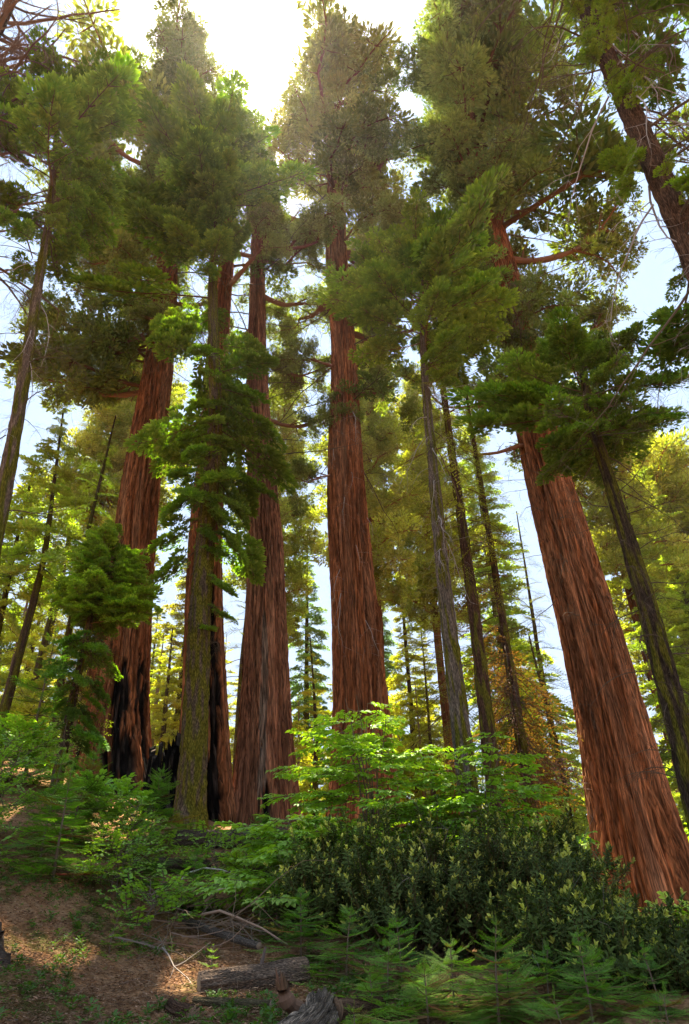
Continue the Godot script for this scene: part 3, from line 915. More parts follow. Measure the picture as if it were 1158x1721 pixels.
func other_firs() -> void:
	var green := Color(1.25, 1.2, 1.0)
	# mossy fir in front of the burnt redwood
	var t := fir("fir_tree", "fir with a mossy green-brown trunk standing against the burnt redwood",
		[gp(-4.9, 22), Vector3(-5.25, 19.6, -22), Vector3(-5.9, 28.8, -22), Vector3(-5.9, 43.3, -22)], 0.44, 0.05, 0.42, 2.0)
	crown_outline(t[2], t[0].position.y, t[1], "fir", 165, [[13, 1.0, 1.8], [16.7, 2.2, 2.5], [19.6, 2.7, 2.8], [22.9, 3.1, 3.3], [26.7, 3.6, 3.8], [30.9, 4, 3.8], [35.8, 4, 3.1], [40.3, 2.9, 1.9], [43, 0.8, 0.5]], -0.6, 0.3, green, 0.45, 0.0, TAU, -0.5)
	boughs_at(t[2], t[1], "fir", [[9.6, 3.3, -0.75, 2.9], [10.6, 0.1, -0.8, 2.6], [11.4, 5.6, -0.8, 2.4], [8.2, 5.9, -0.6, 1.9], [12.2, 3.6, -0.8, 2.8], [7.0, 0.0, -0.4, 1.5], [12.8, 0.4, -0.9, 3.0], [6.2, 5.4, -0.3, 1.2], [17.0, 4.0, -0.5, 2.6], [18.6, 4.6, -0.45, 2.6], [20.2, 3.8, -0.4, 2.9], [21.4, 4.4, -0.4, 2.7], [22.8, 3.9, -0.3, 3.0], [24.0, 4.3, -0.3, 2.8], [25.2, 3.6, -0.2, 3.0], [19.4, 5.0, -0.5, 2.2], [21.9, 5.0, -0.5, 2.2], [16.0, 4.4, -0.6, 2.2], [23.4, 4.8, -0.4, 2.4], [14.6, 4.1, -0.6, 2.2], [26.4, 3.7, -0.35, 3.2], [27.4, 4.5, -0.35, 3.0], [28.4, 3.9, -0.3, 3.2], [29.4, 4.6, -0.3, 3.0], [30.4, 4.1, -0.3, 3.2], [31.6, 4.6, -0.25, 2.8], [32.6, 3.8, -0.25, 2.8], [27.8, 5.2, -0.4, 2.8], [30.0, 5.3, -0.4, 2.8], [33.6, 4.4, -0.2, 2.6], [25.6, 5.1, -0.45, 2.6], [34.6, 5.0, -0.2, 2.4]], green)
	dead_branches(t[0], t[1], "dead", 16, 5.0, 15.0, 1.0, 2.2, -0.8, 0.0, 0.35)
	# pale straight fir in front of the middle of the slope
	t = fir("fir_tree", "slim pale grey fir with a bright green top, below the middle redwood's crown",
		[gp(2.68, 17), Vector3(2.7, 10, -17), Vector3(2.85, 16.7, -17), Vector3(3.15, 24.2, -17)], 0.27, 0.05, 0.12, 5.0, Color(0.30, 0.25, 0.195))
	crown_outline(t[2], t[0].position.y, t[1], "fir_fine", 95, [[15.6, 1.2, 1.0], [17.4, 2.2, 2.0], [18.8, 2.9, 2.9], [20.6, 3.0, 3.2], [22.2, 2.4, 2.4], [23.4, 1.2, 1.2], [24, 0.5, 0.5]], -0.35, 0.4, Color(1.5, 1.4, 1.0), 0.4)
	crown(t[2], t[1], "thin", 14, 11.0, 16.0, 1.7, "column", -0.9, -0.4, green, 0.4)
	dead_branches(t[0], t[1], "grey_dead", 16, 7.0, 16.0, 0.8, 2.2, -1.1, -0.2, 0.2)
	# two thin brown firs behind it
	t = fir("fir_tree", "thin brown fir behind the slim pale grey one, sparse hanging boughs",
		[gp(3.85, 20), Vector3(3.9, 14.9, -20), Vector3(3.9, 26, -20)], 0.26, 0.04, 0.1, 7.0, Color(0.17, 0.10, 0.065))
	crown(t[2], t[1], "thin", 60, 9.0, 25.0, 2.5, "cone", -0.5, 0.2, Color(1.2, 1.1, 0.8), 0.4)
	dead_branches(t[0], t[1], "dead", 14, 4.0, 13.0, 0.8, 2.0, -0.5, 0.3, 0.2)
	t = fir("fir_tree", "thin fir with rust-brown dead sprays on its lower boughs beside the huge redwood",
		[gp(4.95, 21), Vector3(5.05, 11.9, -21), Vector3(5.0, 22, -21)], 0.20, 0.03, 0.05, 9.0, Color(0.16, 0.095, 0.065))
	crown(t[2], t[1], "thin", 44, 10.0, 21.0, 2.1, "cone", -0.4, 0.2, Color(1.1, 1.0, 0.8), 0.4)
	crown(t[2], t[1], "brown", 120, 3.2, 12.0, 2.0, "column", -0.7, 0.0, Color(1, 1, 1), 0.4)
	dead_branches(t[0], t[1], "dead", 16, 3.0, 12.0, 0.8, 2.0, -0.5, 0.2, 0.15)
	# dark mossy fir with bare lower branches on the low side
	t = fir("fir_tree", "dark mossy fir with bare lower branches and dense leafy head, past the huge redwood",
		[gp(6.05, 13), Vector3(6.0, 7.2, -13), Vector3(5.9, 11.9, -13), Vector3(6.2, 14.4, -13)], 0.30, 0.06, 0.3, 11.0, Color(0.115, 0.085, 0.06))
	crown_outline(t[2], t[0].position.y, t[1], "fir_fine", 62, [[10.4, 0.8, 0.9], [11.4, 1.9, 1.7], [12.4, 2.1, 2.0], [13.3, 1.6, 1.6], [14.1, 0.7, 0.7]], -0.3, 0.5, Color(1.15, 1.2, 0.95), 0.4)
	dead_branches(t[0], t[1], "dead", 38, 2.2, 11.0, 0.9, 2.2, -0.5, 0.35, 0.22)
	# leaning trunk that crosses the top corner
	t = fir("fir_tree", "close dark trunk with moss tufts and long bare grey branches overhead",
		[gp(5.1, 6.5), Vector3(5.04, 9.9, -6.5), Vector3(5.05, 16.8, -6.5), Vector3(5.2, 27, -6.5)], 0.235, 0.11, -0.1, 14.0, Color(0.20, 0.125, 0.08), 64, 0.1)
	dead_branches(t[0], t[1], "dead", 46, 7.5, 20.0, 1.4, 3.2, -0.8, 0.1, 0.25)
	dead_branches(t[0], t[1], "grey_dead", 26, 7.5, 19.0, 0.9, 2.6, -1.2, -0.2, 0.25)
	crown_outline(t[2], t[0].position.y, t[1], "fir_fine", 12, [[15.0, 1.0, 2.2], [20, 1.2, 2.6], [26, 0.6, 0.8]], -0.4, 0.1, Color(0.9, 1.0, 0.85), 0.5, -0.9, 0.9)
	crown_outline(t[2], t[0].position.y, t[1], "fir_fine", 10, [[6.0, 1.0, 1.6], [9.5, 1.0, 2.0]], -0.6, -0.2, Color(0.85, 1.0, 0.9), 0.6, 0.6, 2.0)
	for q in [[9.2, 0.9], [11.0, 3.2], [12.7, 4.4], [14.3, 3.6], [15.2, 5.2], [10.2, 4.9], [16.0, 4.0]]:
		var k := holder("moss_tuft", t[0])
		var wh := []
		var cs := PackedColorArray()
		for i in 9:
			var az: float = q[1] + rv(-0.6, 0.6)
			var p := along(t[1], q[0] + rv(-0.45, 0.45)) + Vector3(cos(az), 0, -sin(az)) * 0.22
			wh.append(Transform3D(Basis(Vector3.UP, az + rv(-0.5, 0.5)) * Basis(Vector3(0, 0, 1), rv(-0.6, 0.9)) * Basis.from_scale(Vector3.ONE * rv(0.4, 0.75)), p))
			cs.append(Color(1.2, 1.15, 0.9) * rv(0.8, 1.2))
		scatter("shoot", B.tuft[0], wh, cs, k)
	# slim mossy fir at the far edge
	t = fir("fir_tree", "slim fir with orange-green mossy trunk and a dark bushy top at the grove's edge",
		[gp(-6.1, 11), Vector3(-6.54, 8.5, -11), Vector3(-7.07, 14.3, -11), Vector3(-7.3, 17.4, -11), Vector3(-8.1, 23.4, -11)], 0.19, 0.045, 0.4, 17.0, Color(0.34, 0.25, 0.18))
	crown_outline(t[2], t[0].position.y, t[1], "fir_fine", 55, [[15.6, 1.2, 1.0], [16.9, 2.0, 1.5], [18.4, 2.4, 2.4], [20.1, 2.3, 2.3], [21.8, 1.8, 1.8], [23.3, 0.7, 0.7]], -0.3, 0.35, Color(1.15, 1.15, 0.9), 0.5, 0.0, TAU, -0.15)
	dead_branches(t[0], t[1], "dead", 26, 6.0, 16.0, 0.8, 2.2, -0.6, 0.3, 0.18)
	dead_branches(t[0], t[1], "grey_dead", 10, 6.0, 14.0, 0.8, 2.0, -1.2, -0.4, 0.18)
	# bare tree at the upper edge
	t = fir("bare_tree", "leafless dead tree, only its bare twisted twigs reaching in at the edge",
		[gp(-9.9, 10), Vector3(-10.0, 25.7, -10), Vector3(-10.2, 31, -10)], 0.30, 0.08, 0.0, 19.0, Color(0.14, 0.10, 0.075))
	dead_branches(t[0], t[1], "bare", 40, 13.0, 24.5, 2.2, 3.6, -0.4, 0.5, 0.2, -1.2, 1.2)
	# bushy young fir before the hollow redwood
	t = fir("young_fir", "bushy young fir with a bright dense head in front of the hollow redwood",
		[gp(-8.25, 20), Vector3(-8.1, 9.0, -20), Vector3(-7.9, 13.3, -20)], 0.17, 0.03, 0.1, 21.0, Color(0.16, 0.12, 0.085))
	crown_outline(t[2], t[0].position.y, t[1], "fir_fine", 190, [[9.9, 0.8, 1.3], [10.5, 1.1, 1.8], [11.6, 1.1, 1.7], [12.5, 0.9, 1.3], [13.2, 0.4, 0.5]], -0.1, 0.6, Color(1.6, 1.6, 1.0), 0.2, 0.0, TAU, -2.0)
	crown_outline(t[2], t[0].position.y, t[1], "fir_fine", 34, [[5.6, 0.5, 1.0], [6.2, 0.6, 1.4], [8.8, 1.0, 1.8], [9.8, 0.9, 1.4]], -0.7, -0.3, Color(0.9, 1.0, 0.8), 0.6)
	crown(t[2], t[1], "thin", 16, 2.0, 6.5, 1.5, "column", -0.7, -0.2, Color(0.85, 0.95, 0.8), 0.4)
	crown(t[2], t[1], "brown", 12, 3.4, 5.8, 1.1, "ball", -0.9, -0.3, Color(1, 1, 1), 0.4)



func far_trees() -> void:
	# x, distance, height of top above camera ground, crown radius, style, tint, how bare below, trunk radius, label
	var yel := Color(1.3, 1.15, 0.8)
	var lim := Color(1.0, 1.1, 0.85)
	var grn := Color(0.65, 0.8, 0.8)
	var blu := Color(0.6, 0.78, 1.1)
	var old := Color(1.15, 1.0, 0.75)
	for q in [
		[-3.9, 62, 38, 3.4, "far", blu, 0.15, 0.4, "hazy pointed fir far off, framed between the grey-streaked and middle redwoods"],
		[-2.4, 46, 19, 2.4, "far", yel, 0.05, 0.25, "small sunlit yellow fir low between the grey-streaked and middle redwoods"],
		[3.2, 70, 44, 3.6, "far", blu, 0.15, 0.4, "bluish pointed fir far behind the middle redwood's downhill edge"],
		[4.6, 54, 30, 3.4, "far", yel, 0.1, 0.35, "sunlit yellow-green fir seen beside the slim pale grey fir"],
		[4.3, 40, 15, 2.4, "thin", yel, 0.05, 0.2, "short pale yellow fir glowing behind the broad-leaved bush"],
		[6.0, 38, 33, 3.2, "thin", old, 0.2, 0.3, "tall feathery fir behind the two thin brown firs"],
		[8.6, 44, 27, 3.0, "thin", yel, 0.1, 0.3, "yellow feathery fir between the rusty fir and the huge redwood"],
		[10.2, 36, 15, 2.4, "far", lim, 0.05, 0.2, "low bright green fir close beside the foot of the huge redwood"],
		[13.8, 48, 30, 3.2, "thin", old, 0.15, 0.3, "sparse fir half covered by the huge redwood's trunk"],
		[20.5, 45, 42, 4.0, "seq", old, 0.45, 0.55, "slender red trunk glimpsed past the huge redwood, olive crown above"],
		[26.5, 50, 35, 4.4, "far", lim, 0.1, 0.4, "broad pale green fir beyond the dark mossy fir"],
		[30.5, 56, 45, 6.5, "seq", old, 0.3, 0.7, "round-topped old redwood with golden crown beyond the dark mossy fir"],
		[20.0, 34, 18, 2.6, "far", yel, 0.1, 0.2, "sunlit yellow-green fir low beside the dark mossy fir"],
		[16.2, 30, 11, 2.2, "fir", lim, 0.05, 0.15, "small lime green fir behind the dark mossy fir's foot"],
		[24.5, 40, 24, 3.0, "far", yel, 0.1, 0.25, "yellow fir at the edge beyond the dark mossy fir"],
		[-12.3, 24, 22, 2.4, "far", lim, 0.45, 0.2, "thin leaning fir with the lightest trunk at the grove's uphill edge"],
		[-13.6, 25, 20, 2.2, "far", lim, 0.4, 0.17, "outermost thin fir of the trio at the grove's uphill edge"],
		[-11.6, 27, 24, 2.2, "thin", grn, 0.4, 0.17, "thin straight fir of the trio nearest the hollow redwood"],
		[-15.5, 36, 20, 2.6, "far", yel, 0.1, 0.25, "golden-lit fir low behind the trio of thin firs"],
		[-17.5, 46, 50, 5.0, "seq", old, 0.35, 0.6, "old redwood with loose golden crown beyond the hollow redwood"],
		[-23.5, 50, 47, 4.6, "thin", old, 0.3, 0.45, "tall loose fir behind the slim mossy fir at the edge"],
		[-25.5, 44, 30, 4.0, "far", lim, 0.15, 0.35, "leafy bright fir low at the uphill edge behind the slim mossy fir"],
		[-12.4, 46, 20, 2.8, "far", yel, 0.05, 0.25, "pale yellow fir glowing behind the burnt stump"],
		[-6.8, 42, 26, 2.6, "thin", old, 0.1, 0.22, "thin twiggy fir in the gap between burnt and grey-streaked redwoods"],
		[-13.0, 52, 32, 3.2, "far", old, 0.15, 0.35, "olive fir in the gap between the hollow and burnt redwoods"],
		[-5.2, 48, 50, 3.6, "seq", old, 0.3, 0.4, "tall loose redwood behind the grey-streaked redwood"],
		[1.9, 46, 52, 4.4, "seq", old, 0.35, 0.5, "tall loose redwood close behind the middle redwood"],
		[7.0, 52, 50, 4.6, "seq", old, 0.4, 0.5, "tall loose redwood behind the slim pale grey fir's top"],
		[13.5, 58, 52, 5.0, "far", lim, 0.2, 0.5, "tall fir far behind the huge redwood's crown"],
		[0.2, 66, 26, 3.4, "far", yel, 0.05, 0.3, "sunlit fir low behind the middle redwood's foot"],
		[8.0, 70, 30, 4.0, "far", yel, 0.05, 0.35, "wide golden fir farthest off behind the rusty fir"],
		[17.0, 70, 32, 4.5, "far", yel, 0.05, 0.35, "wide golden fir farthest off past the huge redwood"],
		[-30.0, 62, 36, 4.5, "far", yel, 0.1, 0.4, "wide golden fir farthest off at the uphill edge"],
		[19.0, 40, 27, 3.4, "far", lim, 0.1, 0.3, "bright bushy fir straight behind the dark mossy fir's bare branches"],
		[15.0, 62, 24, 4.0, "far", yel, 0.0, 0.3, "low golden fir seen under the sparse fir behind the huge redwood"],
		[24.0, 66, 26, 4.5, "far", yel, 0.0, 0.3, "low broad golden fir far beyond the slender red trunk"],
		[-8.5, 60, 24, 4.0, "far", yel, 0.0, 0.3, "low golden fir far behind the burnt redwood"],
		[12.5, 44, 14, 2.6, "far", lim, 0.0, 0.2, "short lime fir just behind the huge redwood's shaded side"],
		[-20.0, 66, 30, 4.2, "far", yel, 0.05, 0.35, "wide golden fir farthest off behind the hollow redwood"],
	]:
		var x: float = q[0]
		var d: float = q[1]
		var base := gp(x, d)
		var top: float = q[2]
		var tag_name := "sequoia_tree" if q[4] == "seq" else "fir_tree"
		var o := thing(tag_name, q[8], "tree", base, "trees beyond the grove")
		var h := top - base.y
		var pts := [Vector3.ZERO, Vector3(rv(-0.3, 0.3), h * 0.5, rv(-0.2, 0.2)), Vector3(rv(-0.4, 0.4), h, 0)]
		if q[4] == "seq":
			part("trunk", trunk_mesh(pts, q[7], 0.06, 0.9, 0.3, 1.2, 40, 0.8, "redwood", x, BARK, []), o)
		else:
			part("trunk", trunk_mesh(pts, q[7], 0.03, 0.9, 0.3, 0.6, 20, 0.6, "fir", x, Color(0.17, 0.115, 0.08), [], 0.1), o)
		var c := holder("crown", o)
		var y0: float = h * q[6]
		var n := int(clampf((h - y0) * q[3] * (1.5 if q[4] == "seq" else 1.6), 50, 220))
		if q[4] == "seq":
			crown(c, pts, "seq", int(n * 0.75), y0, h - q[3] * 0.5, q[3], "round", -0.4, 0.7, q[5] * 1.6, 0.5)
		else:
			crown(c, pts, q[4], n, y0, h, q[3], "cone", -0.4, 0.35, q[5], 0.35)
		if q[6] > 0.12:
			dead_branches(o, pts, "dead", 6, y0 * 0.3, y0 * 1.1, 1.2, 2.4, -0.5, 0.2, q[7] * 0.8)

# the wood beyond, seen as one mass of sunlit green
func distant_forest() -> void:
	var o := Node3D.new()
	o.name = "distant_forest"
	add_child(o)
	o.set_meta("kind", "stuff")
	tag(o, "mass of sunlit yellow-green firs filling the gaps low between the trunks", "forest")
	var trunks := []
	var tt := PackedColorArray()
	var where := []
	var cols := []
	for m in B.far: where.append([]); cols.append(PackedColorArray())
	for i in 92:
		var d := 38.0 + 85.0 * pow((i + 0.5) / 92.0, 0.9)
		var x := rv(-0.72, 0.72) * d
		var h := rv(7.0, 13.0) + (d - 38.0) * 0.16
		var base := gp(x, d)
		var r := h * rv(0.13, 0.2) + 0.5
		trunks.append(Transform3D(Basis.from_scale(Vector3(1, h / 10.0, 1)), base))
		tt.append(Color.WHITE)
		var warm := rv(0.0, 1.0)
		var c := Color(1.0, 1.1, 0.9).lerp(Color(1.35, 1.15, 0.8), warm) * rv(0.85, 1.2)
		var n := int(h * 2.6)
		for k in n:
			var t := (k + R.randf()) / n
			var sc := r * (pow(1.0 - t, 0.8) + 0.1) * rv(0.7, 1.15) / 3.0
			var b := Basis(Vector3.UP, k * 2.4 + rv(-0.5, 0.5)) * Basis(Vector3(0, 0, 1), lerpf(-0.35, 0.4, t) + rv(-0.2, 0.2)) * Basis.from_scale(Vector3(sc, sc * 1.15, sc * 1.15))
			var w := R.randi() % 4
			where[w].append(Transform3D(b, base + Vector3(0, h * (0.04 + 0.95 * t), 0)))
			cols[w].append(c * rv(0.8, 1.2))
	var g := Geo.new()
	g.tube(PackedVector3Array([Vector3(0, -1, 0), Vector3(0, 5, 0), Vector3(0, 10, 0)]), PackedFloat32Array([0.22, 0.14, 0.02]), 7, Color(0.2, 0.13, 0.09))
	scatter("trunk", g.mesh(M.wood), trunks, tt, o)
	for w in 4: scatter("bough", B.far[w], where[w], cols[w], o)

# ---------------------------------------------------------------- shrubs
# layered broad-leaved shrub: stems, flat tiers of sprays
func leafy(label: String, at: Vector3, h: float, r: float, tiers: int, style: String, tint: Color, flat := true, group := "", called := "leafy_shrub") -> void:
	var o := thing(called, label, "shrub", at, group)
	var wood := Geo.new()
	var meshes: Array = B[style]
	var where := []
	var cols := []
	for m in meshes: where.append([]); cols.append(PackedColorArray())
	var stems := []
	for i in maxi(3, int(h * 1.6)):
		var a := rv(0, TAU)
		var lean := rv(0.05, 0.3) * r
		var hh := h * rv(0.75, 1.0)
		var ps := PackedVector3Array()
		var rs := PackedFloat32Array()
		for k in 7:
			var t := k / 6.0
			ps.append(Vector3(cos(a) * lean * t * t * 1.4 + 0.05 * R.randfn(), hh * t - (0.1 if k == 0 else 0.0), sin(a) * lean * t * t * 1.4 + 0.05 * R.randfn()))
			rs.append(lerpf(0.012 * h * 0.55 + 0.006, 0.005, t))
		wood.tube(ps, rs, 5, Color(0.13, 0.10, 0.07))
		stems.append(ps)
	for i in tiers:
		var t := (i + R.randf()) / tiers
		var ps: PackedVector3Array = stems[R.randi() % stems.size()]
		var hh := clampf(t * 0.98 + 0.02, 0.0, 0.999)
		var p := ps[int(hh * 5.999)].lerp(ps[int(hh * 5.999) + 1], fmod(hh * 5.999, 1.0))
		var prof := pow(maxf(1.0 - t, 0.0), 0.65) * 1.05 + 0.1
		if not flat: prof = sqrt(maxf(1.0 - t * t, 0.02))
		var az := i * 2.39996 + rv(-0.5, 0.5)
		var l := r * prof * rv(0.55, 1.1)
		var rise := rv(-0.05, 0.28) if flat else rv(0.0, 0.7)
		var d := Vector3(cos(az), rise, -sin(az)).normalized()
		var q := p + d * l + Vector3(0, -0.10 * l if flat else 0.0, 0)
		var mid := p.lerp(q, 0.5) + Vector3(0, 0.06 * l, 0)
		wood.tube(PackedVector3Array([p, mid, q]), PackedFloat32Array([0.009, 0.006, 0.003]), 4, Color(0.13, 0.10, 0.07))
		var n := int(l / 0.15) + 1
		for k in n:
			var u := lerpf(0.22, 1.0, (k + 0.6) / n)
			var b := p.lerp(mid, u * 2.0) if u < 0.5 else mid.lerp(q, u * 2.0 - 1.0)
			var yaw := az + (1.0 if k % 2 == 0 else -1.0) * rv(0.3, 1.1)
			var s := rv(0.75, 1.2)
			var tr := Transform3D(Basis(Vector3.UP, yaw) * Basis(Vector3(0, 0, 1), rv(-0.3, 0.15) if flat else rv(-0.2, 0.8)) * Basis(Vector3(1, 0, 0), rv(-0.3, 0.3)) * Basis.from_scale(Vector3.ONE * s), b)
			var w := R.randi() % meshes.size()
			where[w].append(tr)
			var v := rv(0.8, 1.2)
			cols[w].append(Color(tint.r * v, tint.g * v, tint.b * v))
	part("stem", wood.mesh(M.wood), o)
	var c := holder("foliage", o)
	for w in meshes.size():
		scatter("leaf_spray", meshes[w], where[w], cols[w], c)

# rounded mass of upright leathery shoots made of several lumps
func dark_shrub(label: String, at: Vector3, lumps: Array, n: int, tint: Color) -> void:
	var o := thing("evergreen_shrub", label, "shrub", at, "dark evergreen shrubs below the bush")
	var wood := Geo.new()
	var where := [[], [], []]
	var cols := [PackedColorArray(), PackedColorArray(), PackedColorArray()]
	var total := 0.0
	for q in lumps: total += q[1].x * q[1].y
	for q in lumps:
		var c: Vector3 = q[0]
		var s: Vector3 = q[1]
		for i in int(n * s.x * s.y / total):
			var d := rdir()
			d.y = absf(d.y) if R.randf() < 0.75 else d.y
			var bump := 1.0 + 0.9 * NZ.get_noise_3d(d.x * 14.0 + c.x * 9.0, d.y * 14.0, d.z * 14.0 + c.z * 5.0)
			var shell := pow(R.randf(), 0.33) if R.randf() < 0.55 else rv(0.9, 1.03)
			var p := c + d * s * bump * shell
			if at.y + p.y < gh(at.x + p.x, at.z + p.z) - 0.02: continue
			var up := (d * 0.8 + Vector3(0, 0.75, 0) + rdir() * 0.35).normalized()
			var b := Basis(Quaternion(Vector3.UP, up)) * Basis(Vector3.UP, rv(0, TAU)) * Basis.from_scale(Vector3.ONE * rv(0.55, 1.5))
			var k := 2 if shell < 0.85 else (R.randi() % 2 if R.randf() < 0.7 else 2)
			where[k].append(Transform3D(b, p))
			cols[k].append(tint * rv(0.6, 1.5))
		for i in 9:
			var d2 := rdir(); d2.y = absf(d2.y) + 0.2
			var e := c + d2.normalized() * s * 0.95
			var f := Vector3(c.x + rv(-0.2, 0.2), 0, c.z + rv(-0.2, 0.2))
			f.y = gh(at.x + f.x, at.z + f.z) - at.y - 0.05
			wood.tube(PackedVector3Array([f, f.lerp(e, 0.5) + rdir() * 0.15, e]), PackedFloat32Array([0.02, 0.012, 0.004]), 5, Color(0.11, 0.075, 0.05))
	for i in 7:
		var q: Array = lumps[i % lumps.size()]
		var d3 := rdir(); d3.y = absf(d3.y)
		var c3: Vector3 = q[0]
		var s3: Vector3 = q[1]
		twigs(wood, c3 + d3 * s3 * 0.7, (d3 + Vector3(0, 0.6, 0) + rdir() * 0.4).normalized(), rv(0.5, 0.9), 0.008, 1, 0.03, Color(0.2, 0.16, 0.13))
	part("stem", wood.mesh(M.wood), o)
	var h := holder("foliage", o)
	for k in 3: scatter("shoot", B.shoot[k], where[k], cols[k], h)

func shrubs() -> void:
	var pos := gp(0.35, 15)
	leafy("tall broad-leaved bush with light green layered leaves in front of the middle redwood", pos, 6.1 - pos.y, 2.4, 90, "spray", Color(0.95, 0.97, 0.95), true, "", "dogwood_shrub")
	pos = gp(2.5, 15.2)
	leafy("wide broad-leaved bush at the foot of the slim pale grey fir", pos, 5.1 - pos.y, 2.1, 80, "spray", Color(0.85, 0.92, 0.85), true, "", "dogwood_shrub")
	pos = gp(-1.0, 13.6)
	leafy("low broad-leaved bush with the palest leaves, spreading towards the grey-streaked redwood", pos, 1.7, 2.1, 60, "spray", Color(1.0, 1.0, 1.05), true, "", "dogwood_shrub")
	# evergreen mass
	dark_shrub("largest dark evergreen shrub, in the middle below the wide broad-leaved bush", gp(1.6, 11.6), [[Vector3(0, 0.3, 0), Vector3(1.2, 1.0, 1.0)], [Vector3(0.9, 0.4, 0.35), Vector3(0.9, 0.8, 0.8)], [Vector3(-0.8, 0.3, 0.3), Vector3(0.8, 0.8, 0.8)], [Vector3(0.5, 1.0, 0.1), Vector3(0.35, 0.4, 0.3)], [Vector3(-0.5, 0.95, 0), Vector3(0.3, 0.45, 0.3)]], 2400, Color(1, 1, 1))
	dark_shrub("dark evergreen shrub with many pale tips, under the tall broad-leaved bush", gp(0.1, 12.6), [[Vector3(0, 0.35, 0), Vector3(1.0, 0.85, 0.9)], [Vector3(-0.6, 0.3, 0.4), Vector3(0.7, 0.7, 0.7)]], 1500, Color(1.1, 1.1, 1.0))
	dark_shrub("dark evergreen shrub reaching up against the huge redwood's foot", gp(2.9, 11.8), [[Vector3(-0.1, 0.3, 0), Vector3(0.9, 0.95, 0.9)], [Vector3(0.7, 0.0, 0.3), Vector3(0.7, 0.55, 0.8)], [Vector3(0.35, 1.0, 0), Vector3(0.25, 0.45, 0.25)]], 1700, Color(1, 1, 1))
	dark_shrub("lower dark evergreen shrub sloping down in front of the huge redwood", gp(3.6, 9.8), [[Vector3(0, 0.0, 0), Vector3(0.9, 0.5, 0.8)], [Vector3(-0.9, 0.15, 0.2), Vector3(0.8, 0.6, 0.7)]], 1300, Color(1, 1.02, 0.9))
	# green bushes on the uphill side
	var list := [
		[-7.6, 15.5, 2.3, 1.5, 44, "spray_dark", Color(1, 1.1, 1.2), "dense bluish green bush at the uphill edge below the trio of thin firs"],
		[-5.9, 17.5, 1.6, 1.1, 30, "spray", Color(0.85, 0.95, 0.9), "bright leafy bush in front of the hollow redwood's burnt foot"],
		[-4.9, 16.5, 1.2, 1.0, 26, "spray_dark", Color(1.1, 1.1, 1), "low dark bush just below the burnt stump"],
		[-4.2, 13.5, 0.9, 0.9, 24, "spray_dark", Color(0.95, 1.0, 0.9), "low spreading bush above the bare slope"],
		[-2.9, 16.0, 0.9, 0.9, 22, "spray_dark", Color(1, 1.05, 1), "low bush below the mossy fir's foot"],
		[-2.0, 15.0, 0.8, 0.8, 20, "spray_dark", Color(1.1, 1.05, 0.9), "low bush below the grey-streaked redwood"],
		[-3.2, 12.3, 0.7, 0.8, 20, "spray_dark", Color(1, 1.1, 0.9), "scrubby bush beside the pile of dead sticks"],
		[-6.8, 12.2, 1.5, 1.2, 30, "spray_dark", Color(0.9, 1.0, 1.0), "dark bush at the uphill edge beside the young firs"],
		[6.4, 15.5, 0.35, 0.9, 16, "spray", Color(1.1, 1.05, 0.7), "low yellow-green bush beyond the lower evergreen shrub"],
		[8.5, 30.0, 2.6, 2.0, 40, "spray", Color(1.2, 1.15, 0.8), "sunlit bush behind the huge redwood's foot"],
		[12.5, 27.0, 3.2, 2.2, 44, "spray", Color(1.15, 1.15, 0.8), "sunlit bush past the huge redwood's foot"],
		[5.0, 26.0, 2.4, 1.8, 36, "spray", Color(1.1, 1.1, 0.8), "sunlit bush at the feet of the two thin brown firs"],
		[-10.5, 22.0, 2.0, 1.6, 36, "spray", Color(1.0, 1.1, 0.8), "light green bush at the feet of the trio of thin firs"],
	]
	for q in list:
		leafy(q[7], gp(q[0], q[1]), q[2], q[3], q[4], q[5], q[6], false)

# ---------------------------------------------------------------- young firs
func sapling(label: String, x: float, d: float, h: float, r: float, tint: Color) -> void:
	var seed_lean := rv(-0.16, 0.16) * h
	var at := gp(x, d, -0.03)
	var o := thing("fir_sapling", label, "young tree", at, "fir saplings on the forest floor")
	var g := Geo.new()
	var ps := PackedVector3Array()
	var rs := PackedFloat32Array()
	for k in 6:
		var t := k / 5.0
		ps.append(Vector3(seed_lean * t * t, h * t, 0.02 * sin(t * 5.0)))
		rs.append(lerpf(0.012 * h + 0.006, 0.003, t))
	g.tube(ps, rs, 6, Color(0.14, 0.10, 0.07))
	part("trunk", g.mesh(M.wood), o)
	var where := [[], [], []]
	var cols := [PackedColorArray(), PackedColorArray(), PackedColorArray()]
	var y := h * 0.06
	while y < h:
		var t := y / h
		var n := 6 if t < 0.7 else 5
		var ph := rv(0, TAU)
		for i in n:
			if R.randf() < 0.12: continue
			var len := r * (pow(1.0 - t, 0.75) + 0.08) * rv(0.55, 1.2)
			var k := R.randi() % 3
			var sc: float = len / [0.55, 0.5, 0.42][k]
			var b := Basis(Vector3.UP, ph + TAU * i / n + rv(-0.3, 0.3)) * Basis(Vector3(0, 0, 1), lerpf(-0.05, 0.75, t * t) + rv(-0.15, 0.15)) * Basis(Vector3(1, 0, 0), rv(-0.3, 0.3)) * Basis.from_scale(Vector3.ONE * sc)
			where[k].append(Transform3D(b, Vector3(seed_lean * t * t, y, 0)))
			cols[k].append((tint if R.randf() > 0.05 else Color(1.5, 0.6, 0.7)) * rv(0.7, 1.3))
		y += maxf(0.09, h * 0.085) * rv(0.8, 1.2) * (1.0 - 0.3 * t)
	where[1].append(Transform3D(Basis(Vector3(0, 0, 1), 1.5) * Basis.from_scale(Vector3.ONE * r * 0.5), Vector3(seed_lean * 0.9, h * 0.93, 0)))
	cols[1].append(tint)
	var c := holder("crown", o)
	for k in 3: scatter("frond", B.frond[k], where[k], cols[k], c)

